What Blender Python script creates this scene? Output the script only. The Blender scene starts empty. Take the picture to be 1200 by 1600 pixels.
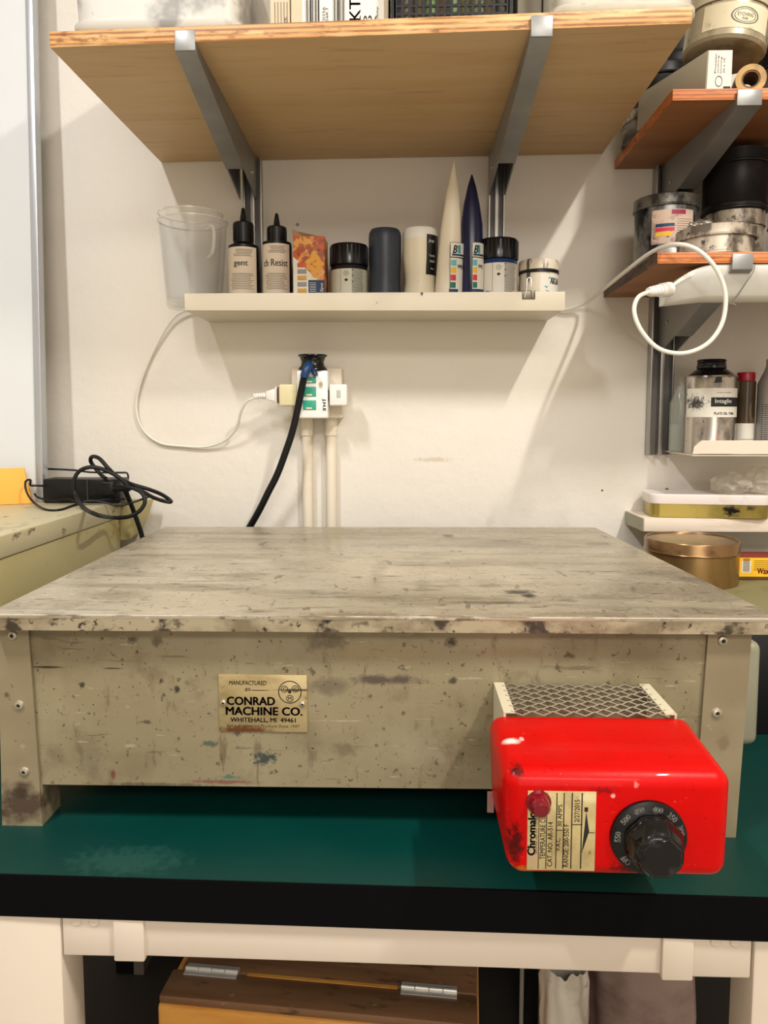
import bpy, bmesh, math, random
from mathutils import Vector, Matrix, noise
random.seed(7)
R = math.radians
SC = bpy.context.scene
COL = SC.collection

# ------------------------------------------------------------------ camera
FPX = 1170.0; PITCH = R(5.0); VX, VY = 635.0, 651.0
CY = VY + FPX * math.tan(PITCH)
YAW = math.atan((VX - 600) / FPX * math.cos(PITCH))
CAM = Vector((0, -1.4, 1.24))
cd = bpy.data.cameras.new('camera'); cam = bpy.data.objects.new('camera', cd); COL.objects.link(cam)
cam.location = CAM; cam.rotation_euler = (R(90) - PITCH, 0, YAW)
cd.sensor_fit = 'VERTICAL'; cd.sensor_height = 24.0; cd.lens = FPX / 1600 * 24.0
cd.shift_y = (CY - 800) / 1600.0
cd.clip_start = 0.01
SC.camera = cam

# ------------------------------------------------------------------ light
w = bpy.data.worlds.new('world'); SC.world = w; w.use_nodes = True
w.node_tree.nodes['Background'].inputs[0].default_value = (0.9, 0.88, 0.82, 1)
w.node_tree.nodes['Background'].inputs[1].default_value = 0.05

def area(name, loc, sx, sy, power, color, rot=(0, 0, 0)):
    l = bpy.data.lights.new(name, 'AREA'); l.shape = 'RECTANGLE'; l.size = sx; l.size_y = sy
    l.energy = power; l.color = color
    o = bpy.data.objects.new(name, l); COL.objects.link(o); o.location = loc; o.rotation_euler = rot
area('tube_and_fill_light', (-0.80, -1.55, 2.66), 0.06, 0.40, 19, (0.98, 0.985, 1.0), (R(12), 0, 0))
area('tube_and_fill_light', (0.88, -1.50, 2.66), 0.05, 0.30, 26, (1.0, 0.945, 0.86), (R(12), 0, 0))
area('tube_and_fill_light', (0.3, -3.3, 2.60), 1.6, 0.5, 33, (1.0, 0.945, 0.88), (R(28), 0, 0))  # broad fill added out of view to raise the overall shadow level
area('front_fill_light', (0.5, -4.12, 1.45), 1.1, 1.9, 12, (1.0, 0.95, 0.90), (R(90), 0, 0))  # unseen fill panel added behind the camera to lift the shelf shadows
SC.view_settings.view_transform = 'Standard'; SC.view_settings.look = 'None'
SC.view_settings.exposure = 0.34; SC.view_settings.gamma = 1.0; SC.view_settings.use_curve_mapping = False

# ------------------------------------------------------------------ placement helpers
_f = Vector((-math.sin(YAW) * math.cos(PITCH), math.cos(YAW) * math.cos(PITCH), -math.sin(PITCH)))
_r = Vector((math.cos(YAW), math.sin(YAW), 0)); _u = _r.cross(_f)
def ray(px, py): return _f + _r * ((px - 600) / FPX) - _u * ((py - CY) / FPX)
def PY(px, py, Y):
    d = ray(px, py); return CAM + d * ((Y - CAM.y) / d.y)
def PZ(px, py, Z):
    d = ray(px, py); return CAM + d * ((Z - CAM.z) / d.z)

# ------------------------------------------------------------------ materials
def lin(c):
    if isinstance(c, (int, float)): c = (c, c, c)
    return tuple(x / 255 / 12.92 if x <= 10 else ((x / 255 + 0.055) / 1.055) ** 2.4 for x in c) + (1,)
def mat(name, base, rough=0.6, metal=0.0, layers=(), bump=0.0, bscale=60, alpha=1.0, trans=0.0, spec=0.5, coat=0.0, emit=None, rvar=0.0, origin=(0, 0, 0), bstretch=(1, 1, 1), ior=1.45):
    """base and layer colours in 0-255 sRGB. layers:
       ('n', (sx,sy,sz), lo, hi, colour, amount[, detail])        noise patches
       ('b', (x,y,z), (rx,ry,rz), colour, amount[, wobble, grain]) one stain at a place (world minus origin)
       ('s', axis, period, width, colour, amount)               straight stripes across an axis"""
    m = bpy.data.materials.new(name); m.use_nodes = True
    nt = m.node_tree; N = nt.nodes; L = nt.links
    b = N['Principled BSDF']
    b.inputs['Roughness'].default_value = rough; b.inputs['Metallic'].default_value = metal
    b.inputs['Alpha'].default_value = alpha; b.inputs['Transmission Weight'].default_value = trans
    b.inputs['Specular IOR Level'].default_value = spec; b.inputs['Coat Weight'].default_value = coat
    b.inputs['IOR'].default_value = ior
    tc = N.new('ShaderNodeTexCoord')
    def vmul(sc, off=(0, 0, 0)):
        mp = N.new('ShaderNodeMapping'); mp.inputs['Scale'].default_value = sc; mp.inputs['Location'].default_value = off
        L.new(tc.outputs['Object'], mp.inputs['Vector']); return mp.outputs[0]
    def nz(sc, detail=4, off=(0, 0, 0), r=0.6):
        n = N.new('ShaderNodeTexNoise'); n.inputs['Scale'].default_value = 1; n.inputs['Detail'].default_value = detail
        n.inputs['Roughness'].default_value = r
        L.new(vmul(sc, off), n.inputs['Vector']); return n.outputs['Fac']
    def rng(v, lo, hi, a=0.0, c=1.0):
        r = N.new('ShaderNodeMapRange'); r.inputs[1].default_value = lo; r.inputs[2].default_value = hi
        r.inputs[3].default_value = a; r.inputs[4].default_value = c; L.new(v, r.inputs[0]); return r.outputs[0]
    def mth(op, a, c):
        n = N.new('ShaderNodeMath'); n.operation = op
        for i, v in enumerate((a, c)):
            if isinstance(v, (int, float)): n.inputs[i].default_value = v
            else: L.new(v, n.inputs[i])
        return n.outputs[0]
    colr = None
    def over(fac, c):
        nonlocal colr
        mx = N.new('ShaderNodeMix'); mx.data_type = 'RGBA'
        L.new(fac, mx.inputs[0])
        if colr is None: mx.inputs[6].default_value = lin(base)
        else: L.new(colr, mx.inputs[6])
        mx.inputs[7].default_value = lin(c); colr = mx.outputs[2]
    for k, l in enumerate(layers):
        if l[0] == 'n':
            _, sc, lo, hi, c, am = l[:6]
            over(rng(nz(sc, l[6] if len(l) > 6 else 4, (k * 3.1, k * 1.7, k * 2.3)), lo, hi, 0, am), c)
        elif l[0] == 'b':
            _, ce, ra, c, am = l[:5]
            wob = l[5] if len(l) > 5 else 0.5; gr = l[6] if len(l) > 6 else 140
            sc = tuple(1 / x for x in ra)
            off = tuple(-(ce[i] - origin[i]) / ra[i] for i in range(3))
            ln = N.new('ShaderNodeVectorMath'); ln.operation = 'LENGTH'; L.new(vmul(sc, off), ln.inputs[0])
            n2 = nz((gr, gr, gr), 5, (k, k, k))
            d = mth('ADD', ln.outputs['Value'], mth('MULTIPLY', mth('SUBTRACT', n2, 0.5), wob * 5))
            over(rng(d, 1.35, 0.55, 0, am), c)
        elif l[0] == 's':
            _, ax, per, wd, c, am = l
            sp = N.new('ShaderNodeSeparateXYZ'); L.new(tc.outputs['Object'], sp.inputs[0])
            v = mth('FRACT', mth('ADD', mth('DIVIDE', sp.outputs[ax], per), mth('MULTIPLY', nz((3, 3, 3), 2), 0.12)), 0)
            over(rng(mth('ABSOLUTE', mth('SUBTRACT', v, 0.5), 0), wd * 0.5, wd * 0.5 - 0.06, 0, am), c)
    if colr is None: b.inputs['Base Color'].default_value = lin(base)
    else: L.new(colr, b.inputs['Base Color'])
    if bump:
        bp = N.new('ShaderNodeBump'); bp.inputs['Strength'].default_value = min(1, bump); bp.inputs['Distance'].default_value = 0.0015
        L.new(nz(tuple(bscale * s for s in bstretch), 6, (9, 9, 9)), bp.inputs['Height']); L.new(bp.outputs[0], b.inputs['Normal'])
    if rvar: L.new(rng(nz((9, 9, 9), 5, (4, 4, 4)), 0.3, 0.7, max(0, rough - rvar), rough + rvar), b.inputs['Roughness'])
    if emit: b.inputs['Emission Color'].default_value = lin(emit[0]); b.inputs['Emission Strength'].default_value = emit[1]
    return m

INK = (28, 26, 26)
M = {}
M['wall'] = mat('wall_plaster', (226, 220, 209), 0.85, bump=1.0, bscale=42, layers=[('n', (1.5, 1.5, 1.5), .45, .75, (217, 206, 186), .5), ('n', (260, 260, 260), .77, .80, (120, 110, 95), .5), ('b', (0.05, 0, 1.16), (.03, .01, .004), (200, 185, 160), .7), ('b', (.484, 0, 1.105), (.003, .01, .003), (50, 45, 40), 1, 0), ('b', (.365, 0, 1.103), (.002, .01, .002), (60, 50, 40), 1, 0), ('b', (-.2, 0, 1.59), (.003, .01, .003), (110, 95, 70), .8, 0)])
M['room'] = mat('room_paint', (212, 203, 190), 0.9)
M['floor'] = mat('floor_concrete', (150, 142, 130), 0.7, layers=[('n', (5, 5, 5), .4, .7, (124, 116, 104), .7)])
M['ply'] = mat('plywood_face', (198, 168, 124), 0.55, layers=[('n', (2.5, 26, 26), .42, .68, (190, 154, 106), .8, 6), ('n', (7, 90, 60), .58, .72, (156, 118, 76), .5, 5), ('n', (30, 45, 45), .73, .78, (100, 66, 36), .5)], bump=.1, bscale=60, bstretch=(.2, 1, 1))
M['plyedge'] = mat('plywood_edge', (208, 152, 92), 0.5, layers=[('s', 2, .0062, .5, (112, 62, 30), .7), ('n', (14, 60, 120), .5, .66, (232, 190, 130), .7), ('n', (30, 60, 90), .56, .66, (110, 62, 30), .7)])
M['ply2'] = mat('red_plywood_face', (146, 98, 58), 0.6, layers=[('n', (3, 22, 26), .4, .66, (122, 74, 42), .8, 6), ('n', (20, 30, 30), .68, .75, (70, 40, 24), .6)])
M['plyedge2'] = mat('red_plywood_edge', (206, 122, 62), 0.5, layers=[('s', 2, .0052, .4, (120, 56, 24), .55), ('n', (18, 60, 90), .56, .68, (90, 44, 22), .6), ('n', (10, 50, 90), .55, .66, (226, 160, 96), .6)])
M['plydark'] = mat('inked_plywood_edge', (84, 56, 40), 0.6, layers=[('n', (60, 60, 60), .45, .6, (40, 28, 24), .8), ('n', (60, 8, 120), .6, .7, (150, 110, 84), .7)])
M['alu'] = mat('brushed_aluminium', (176, 174, 170), 0.34, .9, layers=[('n', (6, 60, 6), .5, .75, (130, 128, 124), .6)], rvar=.06)
M['steel'] = mat('bracket_steel', (150, 150, 148), 0.42, .5, layers=[('n', (10, 10, 10), .45, .7, (122, 122, 120), .6)], rvar=.06)
M['chrome'] = mat('bright_steel', (215, 212, 205), 0.22, 1.0)
M['groove'] = mat('groove_grey', (112, 110, 106), .45, .2)
M['dark'] = mat('dark_slot', (22, 21, 20), .7)
M['white'] = mat('white_laminate', (214, 205, 186), .45, layers=[('n', (20, 20, 40), .62, .72, (196, 184, 160), .5)])
M['offwhite'] = mat('offwhite_plastic', (232, 229, 220), .4, layers=[('n', (18, 18, 18), .66, .78, (186, 178, 160), .6)])
M['paintedpipe'] = mat('painted_conduit', (230, 220, 200), .6, layers=[('n', (10, 10, 4), .55, .75, (210, 196, 170), .6)])
M['beigeplug'] = mat('beige_plastic', (214, 204, 160), .4, layers=[('n', (40, 40, 40), .68, .75, (150, 138, 100), .6)])
M['cordwhite'] = mat('white_cord', (222, 218, 206), .45)
M['black'] = mat('black_plastic', (15, 15, 16), .35, spec=.4)
M['rubber'] = mat('black_rubber', (12, 12, 14), .45, spec=.4)
M['blacklid'] = mat('glossy_black_lid', (14, 14, 16), .2)
M['blue'] = mat('blue_tape', (14, 54, 98), .35)
M['green_window'] = mat('green_window', (46, 158, 130), .25)
M['neon'] = mat('amber_lamp', (236, 206, 170), .3)
M['ink'] = mat('printed_black', INK, .6)
M['inkgrey'] = mat('printed_grey', (84, 78, 74), .6)
M['inkwhite'] = mat('printed_white', (225, 222, 214), .5)
M['lblwhite'] = mat('label_paper', (226, 221, 208), .55, layers=[('n', (60, 60, 60), .66, .76, (180, 168, 148), .5)])
M['lblbeige'] = mat('cream_label', (226, 212, 190), .6)
M['lblgreen'] = mat('pale_green_label', (206, 206, 184), .5)
M['teal'] = mat('teal_brush_mark', (44, 150, 160), .5)
M['yel'] = mat('yellow_print', (226, 184, 48), .5)
M['red'] = mat('red_print', (206, 44, 62), .5)
M['grn'] = mat('dark_green_print', (20, 104, 80), .5)
M['sky'] = mat('light_blue_print', (96, 180, 190), .5)
M['nav'] = mat('navy_print', (24, 56, 90), .5)

# ------------------------------------------------------------------ mesh builder
class MB:
    def __init__(s): s.bm = bmesh.new(); s.mi = 0
    def _merge(s, b, mx=None):
        me = bpy.data.meshes.new('t'); b.to_mesh(me); b.free()
        if mx: me.transform(mx)
        for p in me.polygons: p.material_index = s.mi
        s.bm.from_mesh(me); bpy.data.meshes.remove(me); return s
    def box(s, a, c, bev=0, seg=2, mx=None):
        b = bmesh.new(); bmesh.ops.create_cube(b, size=1)
        for v in b.verts: v.co = Vector([(a[i] + c[i]) / 2 + v.co[i] * (c[i] - a[i]) for i in range(3)])
        if bev: bmesh.ops.bevel(b, geom=b.edges[:], offset=bev, segments=seg, affect='EDGES', profile=.5)
        return s._merge(b, mx)
    def hexa(s, bot, top, bev=0, seg=2):
        b = bmesh.new(); v = [b.verts.new(p) for p in list(bot) + list(top)]
        for f in ((0, 3, 2, 1), (4, 5, 6, 7), (0, 1, 5, 4), (1, 2, 6, 5), (2, 3, 7, 6), (3, 0, 4, 7)): b.faces.new([v[i] for i in f])
        bmesh.ops.recalc_face_normals(b, faces=b.faces)
        if bev: bmesh.ops.bevel(b, geom=b.edges[:], offset=bev, segments=seg, affect='EDGES', profile=.5)
        return s._merge(b)
    def prism(s, poly, axis, a0, a1, bev=0):
        """poly in the two remaining axes (x,y / x,z / y,z order)."""
        b = bmesh.new(); r = []
        for a in (a0, a1):
            q = []
            for (u, v) in poly:
                p = [0, 0, 0]; o = [i for i in range(3) if i != axis]; p[axis] = a; p[o[0]] = u; p[o[1]] = v
                q.append(b.verts.new(p))
            r.append(q)
        n = len(poly); b.faces.new(r[0]); b.faces.new(r[1][::-1])
        for i in range(n): b.faces.new([r[0][i], r[1][i], r[1][(i + 1) % n], r[0][(i + 1) % n]])
        bmesh.ops.recalc_face_normals(b, faces=b.faces)
        if bev: bmesh.ops.bevel(b, geom=b.edges[:], offset=bev, segments=2, affect='EDGES', profile=.5)
        return s._merge(b)
    def lathe(s, prof, c=(0, 0, 0), seg=32, sx=1, sy=1, mx=None, a0=0, a1=2 * math.pi, fn=None):
        b = bmesh.new(); full = abs(a1 - a0 - 2 * math.pi) < 1e-6; rows = []
        n = seg if full else seg + 1
        for (r, z) in prof:
            if r < 1e-6: rows.append([b.verts.new((c[0], c[1], c[2] + z))] * n); continue
            row = []
            for i in range(n):
                a = a0 + (a1 - a0) * i / seg
                k = fn(a, z) if fn else 1
                row.append(b.verts.new((c[0] + r * k * sx * math.sin(a), c[1] - r * k * sy * math.cos(a), c[2] + z)))
            rows.append(row)
        for j in range(len(rows) - 1):
            for i in range(seg if not full else n):
                i2 = (i + 1) % n
                q = [rows[j][i], rows[j][i2], rows[j + 1][i2], rows[j + 1][i]]; u = []
                for v in q:
                    if v not in u: u.append(v)
                if len(u) >= 3:
                    try: b.faces.new(u)
                    except ValueError: pass
        return s._merge(b, mx)
    def cyl(s, p0, p1, r0, r1=None, seg=20, caps=True):
        r1 = r0 if r1 is None else r1; p0 = Vector(p0); p1 = Vector(p1); d = p1 - p0
        mx = Matrix.Translation(p0) @ d.to_track_quat('Z', 'Y').to_matrix().to_4x4()
        pr = [(r0, 0), (r1, d.length)]
        if caps: pr = [(0, 0)] + pr + [(0, d.length)]
        return s.lathe(pr, seg=seg, mx=mx)
    def lathe_on(s, prof, p0, p1, seg=24):
        p0 = Vector(p0); d = Vector(p1) - p0
        return s.lathe(prof, seg=seg, mx=Matrix.Translation(p0) @ d.to_track_quat('Z', 'Y').to_matrix().to_4x4())
    def tube(s, pts, r, seg=8, smooth=4, rz=None):
        pts = [Vector(p) for p in pts]
        if smooth and len(pts) > 2:
            out = []
            for i in range(len(pts) - 1):
                p0 = pts[max(i - 1, 0)]; p1 = pts[i]; p2 = pts[i + 1]; p3 = pts[min(i + 2, len(pts) - 1)]
                for k in range(smooth):
                    t = k / smooth
                    out.append(.5 * ((2 * p1) + (p2 - p0) * t + (2 * p0 - 5 * p1 + 4 * p2 - p3) * t * t + (3 * p1 - p0 - 3 * p2 + p3) * t ** 3))
            out.append(pts[-1]); pts = out
        b = bmesh.new(); rows = []; up = None
        for i, p in enumerate(pts):
            t = (pts[min(i + 1, len(pts) - 1)] - pts[max(i - 1, 0)]).normalized()
            if up is None:
                up = Vector((0, 0, 1)) if abs(t.z) < .9 else Vector((1, 0, 0))
            up = (up - t * up.dot(t)).normalized(); sd = t.cross(up)
            rows.append([b.verts.new(p + (up * math.cos(2 * math.pi * k / seg) + sd * math.sin(2 * math.pi * k / seg)) * r) for k in range(seg)])
        for j in range(len(rows) - 1):
            for k in range(seg): b.faces.new([rows[j][k], rows[j][(k + 1) % seg], rows[j + 1][(k + 1) % seg], rows[j + 1][k]])
        b.faces.new(rows[0][::-1]); b.faces.new(rows[-1])
        bmesh.ops.recalc_face_normals(b, faces=b.faces)
        return s._merge(b)
    def patch(s, r, a0, a1, z0, z1, c=(0, 0), n=14, rf=None):
        """strip wrapped round an upright cylinder, angle 0 = front (-y), positive = right"""
        b = bmesh.new(); rows = []
        nz_ = 8 if rf else 1
        for j in range(nz_ + 1):
            z = z0 + (z1 - z0) * j / nz_; rr = (rf(z) if rf else r)
            rows.append([b.verts.new((c[0] + rr * math.sin(a0 + (a1 - a0) * i / n), c[1] - rr * math.cos(a0 + (a1 - a0) * i / n), z)) for i in range(n + 1)])
        for j in range(nz_):
            for i in range(n): b.faces.new([rows[j][i], rows[j][i + 1], rows[j + 1][i + 1], rows[j + 1][i]])
        return s._merge(b)
    def quad(s, *pts):
        b = bmesh.new(); b.faces.new([b.verts.new(p) for p in pts]); return s._merge(b)
    def text(s, txt, o, w_, h, right=(1, 0, 0), up=(0, 0, 1), bold=0, shear=0, wrap=None, thick=0.00015):
        """text filling width w_ and height h from lower-left o; wrap=(cx,cy,r,a0) wraps it on a cylinder"""
        cu = bpy.data.curves.new('t', 'FONT'); cu.body = txt; cu.size = 1; cu.shear = shear; cu.resolution_u = 3
        ob = bpy.data.objects.new('t', cu); me = bpy.data.meshes.new_from_object(ob)
        bpy.data.objects.remove(ob); bpy.data.curves.remove(cu)
        if not me.vertices: return s
        xs = [v.co.x for v in me.vertices]; ys = [v.co.y for v in me.vertices]
        x0, x1, y0, y1 = min(xs), max(xs), min(ys), max(ys)
        b = bmesh.new()
        for sx_, sy_ in ([(0, 0)] if not bold else [(-bold, 0), (bold, 0), (0, bold * .6), (0, -bold * .6)]):
            me.transform(Matrix.Translation((sx_, sy_, 0))); b.from_mesh(me); me.transform(Matrix.Translation((-sx_, -sy_, 0)))
        bpy.data.meshes.remove(me)
        o = Vector(o); right = Vector(right); up = Vector(up)
        for v in b.verts:
            u = (v.co.x - x0) / (x1 - x0) * w_; t = (v.co.y - y0) / (y1 - y0) * h
            if wrap:
                a = wrap[3] + u / wrap[2]; v.co = Vector((wrap[0] + wrap[2] * math.sin(a), wrap[1] - wrap[2] * math.cos(a), o.z + t))
            else: v.co = o + right * u + up * t
        return s._merge(b)
    def build(s, name, m, parent=None, label=None, smooth=True, local=False):
        ms = m if isinstance(m, (list, tuple)) else [m]
        bm = s.bm
        if smooth:
            for f in bm.faces: f.smooth = True
            for e in bm.edges:
                if len(e.link_faces) == 2 and e.calc_face_angle(0) > R(38): e.smooth = False
        me = bpy.data.meshes.new(name); o = bpy.data.objects.new(name, me); COL.objects.link(o)
        if parent:
            o.parent = parent
            if not local:
                rt = parent
                while rt.parent: rt = rt.parent
                mx = Matrix.LocRotScale(rt.location, rt.rotation_euler, rt.scale).inverted()
                bmesh.ops.transform(bm, matrix=mx, verts=bm.verts)
        elif not local and bm.verts:
            lo = [min(v.co[i] for v in bm.verts) for i in range(3)]; hi = [max(v.co[i] for v in bm.verts) for i in range(3)]
            c = Vector(((lo[0] + hi[0]) / 2, (lo[1] + hi[1]) / 2, lo[2]))
            bmesh.ops.translate(bm, vec=-c, verts=bm.verts); o.location = c
        bm.to_mesh(me); bm.free()
        for x in ms: me.materials.append(x)
        if label: o['label'] = label
        return o

def tag(o, label=None, cat=None, group=None, kind=None):
    if label: o['label'] = label
    if cat: o['category'] = cat
    if group: o['group'] = group
    if kind: o['kind'] = kind
    return o
def thing(name, label, cat, loc=(0, 0, 0), rz=0, group=None):
    o = bpy.data.objects.new(name, None); COL.objects.link(o); o.location = loc; o.rotation_euler = (0, 0, rz); o.empty_display_size = .02
    return tag(o, label, cat, group)
def barcode(mb, x0, x1, z0, z1, y, n=18, wrap=None):
    rr = random.Random(3); x = x0; st = (x1 - x0) / n
    while x < x1 - st:
        wd = st * rr.choice((.35, .5, .8))
        if wrap: mb.patch(wrap, x / wrap, (x + wd) / wrap, z0, z1, n=1)
        else: mb.quad((x, y, z0), (x + wd, y, z0), (x + wd, y, z1), (x, y, z1))
        x += st * rr.choice((.8, 1, 1.3))

# ================================================================== ROOM
def slab(name, a, c, m): return tag(MB().box(a, c).build(name, m, smooth=False), kind='structure')
wb = MB().box((-2.0, 0, 0), (2.0, .1, 2.7)).build('wall_back', M['wall'], smooth=False, local=True); tag(wb, kind='structure')
slab('floor', (-2.0, -4.2, -.1), (2.0, .1, 0), M['floor'])
slab('ceiling', (-2.1, -4.3, 2.7), (2.1, .1, 2.8), M['room'])
slab('wall_left', (-2.1, -4.2, 0), (-2.0, .1, 2.7), M['room'])
slab('wall_right', (2.0, -4.2, 0), (2.1, .1, 2.7), M['room'])
slab('wall_front', (-2.1, -4.3, 0), (2.1, -4.2, 2.7), M['room'])

# ================================================================== WORK TABLE
TZ = .826
tb = thing('work_table', 'work table with green top, black edge and cream steel frame under the hot plate', 'table', (0, -.4, 0))
fl, fr = PZ(0, 1368, TZ), PZ(1200, 1405, TZ)
sl = (fr.y - fl.y) / (fr.x - fl.x)
fy = lambda x, off=0: fl.y + sl * (x - fl.x) + off
X0, X1 = -.95, .95
M['green'] = mat('green_bench_top', (2, 56, 50), .40, spec=.35, layers=[('n', (300, 300, 300), .74, .77, (120, 160, 140), .7), ('n', (5, 5, 5), .4, .7, (2, 46, 42), .7), ('b', (-.26, -.74, TZ), (.045, .02, .01), (60, 100, 90), .25)], rvar=.08, origin=(0, -.4, 0))
M['edge'] = mat('black_edge_band', (7, 7, 9), .6, spec=.08, layers=[('n', (260, 260, 260), .75, .79, (90, 90, 90), .6)])
M['cream'] = mat('cream_enamel', (216, 203, 186), .4, layers=[('n', (90, 90, 90), .74, .77, (90, 78, 66), .8), ('n', (3, 3, 3), .5, .7, (212, 198, 178), .6)])
MB().hexa([(X0, fy(X0, .003), TZ - .03), (X1, fy(X1, .003), TZ - .03), (X1, -.02, TZ - .03), (X0, -.02, TZ - .03)], [(X0, fy(X0, .003), TZ), (X1, fy(X1, .003), TZ), (X1, -.02, TZ), (X0, -.02, TZ)]).build('table_top', M['green'], tb, 'dark green table top')
eb = PY(0, 1432, fy(-.34)).z
MB().hexa([(X0, fy(X0), eb), (X1, fy(X1), eb), (X1, fy(X1, .003), eb), (X0, fy(X0, .003), eb)], [(X0, fy(X0), TZ), (X1, fy(X1), TZ), (X1, fy(X1, .003), TZ), (X0, fy(X0, .003), TZ)]).build('edge_band', M['edge'], tb, 'black table edge')
RYl, RYr = fy(-.3, .006), fy(.3, .006)
rb0, rb1 = PY(230, 1493, RYl), PY(1030, 1524, RYr)
def railz(x): return rb0.z + (rb1.z - rb0.z) * (x - rb0.x) / (rb1.x - rb0.x)
MB().hexa([(-.30, fy(-.3, .006), railz(-.3)), (.27, fy(.27, .006), railz(.27)), (.27, fy(.27, .046), railz(.27)), (-.30, fy(-.3, .046), railz(-.3))],
          [(-.30, fy(-.3, .006), TZ - .03), (.27, fy(.27, .006), TZ - .03), (.27, fy(.27, .046), TZ - .03), (-.30, fy(-.3, .046), TZ - .03)], .002).build('rail', M['cream'], tb)
# corner brackets: sleeve and slotted plate
def bracket(pxs, side):
    a, c, e = pxs
    yb = fy(0, .002)
    m = MB()
    xa = PY(a, 1500, fy(a * 0 + (-.28 if side < 0 else .27), .002)).x; xc = PY(c, 1500, fy(.0, .0) if 0 else fy(-.25 if side < 0 else .24, .002)).x; xe = PY(e, 1500, fy(-.22 if side < 0 else .21, .002)).x
    for (p, q, dy, dz) in ((xa, xc, .004, .0035), (xc, xe, .001, .0015)):
        lo, hi = min(p, q), max(p, q); zz = railz((lo + hi) / 2) + dz - .004
        m.box((lo, fy(lo, dy), zz), (hi, fy(lo, dy) + .046, TZ - .0302), .0018)
    b = m.build('corner_bracket', M['cream'], tb)
    m2 = MB()
    for k in (0.28, .62):
        xx = xa + (xc - xa) * k; zz = railz(xx)
        m2.lathe_on([(0, .0012), (.0045, .0012), (.006, 0), (.006, -.001)], (xx, fy(xx, .0045), zz + .034), (xx, fy(xx, .0045) - 1, zz + .034), 20)
        m2.box((xx - .005, fy(xx, .0025), zz + .033), (xx + .005, fy(xx, .0045), TZ - .0305), .001)
    m2.build('boss', M['cream'], b)
bracket((97, 178, 226), -1)
bracket((1176, 1084, 1034), 1)
# legs
l0 = PY(98, 1520, fy(-.33, .004)); l1 = PY(1176, 1540, fy(.3, .004))
for (xa, xb, ya, yb) in ((l0.x - .08, l0.x, fy(-.3, .004), fy(-.3, .049)), (l1.x, l1.x + .08, fy(.3, .004), fy(.3, .049)), (l0.x - .25, l0.x - .17, -.09, -.045), (l1.x + .15, l1.x + .23, -.09, -.045)):
    MB().box((xa, ya, 0), (xb, yb, TZ - .0305), .003).build('leg', M['cream'], tb)
LSZ = .28
MB().box((-.6, -.70, LSZ - .02), (.6, -.06, LSZ)).build('lower_shelf', mat('dark_lower_shelf', (52, 48, 44), .6), tb)

# ================================================================== HOT PLATE
HO = (-.035, -.42, TZ)
hp = thing('hot_plate', 'large worn grey steel hot plate on legs with red control box, on the green table', 'hot plate', HO)
HZ = 1.05
def gz(zx, zy, Y=-.683, s=2.0, ox=0, oy=940): return tuple(PY(zx / s + ox, zy / s + oy, Y))
def bl(px, py, rx, rz, c, am, wob=.5, gr=140, Y=-.683):
    p = PY(px, py, Y); k = (Y + 1.4) / FPX
    return ('b', (p.x, Y, p.z), (rx * k, .05, rz * k), c, am, wob, gr)
DK = (52, 46, 40); BR = (104, 88, 64)
panel_layers = [('n', (3, 3, 5), .40, .66, (136, 124, 95), .8), ('n', (9, 9, 14), .48, .70, (112, 100, 74), .65), ('n', (14, 5, 3), .55, .75, (168, 158, 128), .5),
    ('n', (60, 20, 22), .60, .70, (100, 86, 64), .6), ('n', (22, 22, 22), .58, .70, (116, 100, 76), .55), ('n', (120, 120, 120), .635, .68, (78, 66, 52), .75), ('n', (30, 30, 200), .66, .70, (184, 176, 150), .5), ('n', (14, 14, 160), .64, .68, (84, 72, 56), .5), ('n', (90, 90, 14), .66, .70, (96, 82, 62), .55), ('n', (260, 260, 260), .67, .70, (40, 34, 30), .9),
    bl(600, 1064, 48, 7, (74, 62, 60), .85, .5, 60), bl(515, 1075, 35, 14, (92, 80, 68), .6, .5, 60), bl(508, 1005, 26, 14, (80, 68, 58), .6, .6, 60), bl(205, 1001, 8, 7, DK, .8), bl(243, 1003, 8, 8, (76, 64, 54), .7), bl(704, 1005, 9, 7, DK, .9), bl(275, 1079, 5, 6, DK, .95, .2), bl(126, 1072, 5, 4, DK, .9), bl(412, 1187, 17, 10, (28, 50, 58), .85, .8, 240), bl(328, 1164, 12, 5, (26, 74, 70), .7, .7, 200), bl(355, 1217, 14, 4, (30, 110, 96), .7, .6), bl(175, 1213, 4, 8, (110, 52, 48), .8, .2), bl(72, 1044, 24, 2, (40, 34, 30), .95, .15), bl(174, 1046, 15, 1.4, DK, .8, .15), bl(240, 1228, 80, 3, (60, 54, 44), .6), bl(345, 1224, 50, 3, (120, 60, 60), .7, .4), bl(540, 1174, 18, 12, (112, 98, 78), .7), bl(140, 1195, 20, 22, (120, 112, 90), .6), bl(228, 1130, 9, 3, DK, .7), bl(588, 1167, 3, 3, (20, 24, 30), 1, .1), bl(708, 1065, 6, 5, DK, .85), bl(890, 1026, 8, 4, (90, 70, 44), .8), bl(600, 1020, 80, 12, (150, 132, 96), .5), bl(640, 1170, 60, 30, (150, 144, 118), .5), bl(800, 1020, 60, 8, (140, 122, 90), .6)]
M['hpanel'] = mat('worn_panel_enamel', (150, 139, 110), .48, .15, layers=panel_layers, bump=.12, bscale=40, rvar=.1, origin=HO)
def tl(px, py, rx, ry, c, am, wob=.5, gr=90):
    p = PZ(px, py, HZ); q = PZ(px + rx, py, HZ); r = PZ(px, py + ry, HZ)
    return ('b', (p.x, p.y, HZ), ((q.x - p.x) * .9, (p.y - r.y) if False else abs(p.y - r.y) * .9, .05), c, am * (.6 if am < .9 else .95), wob, gr * 2)
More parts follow.
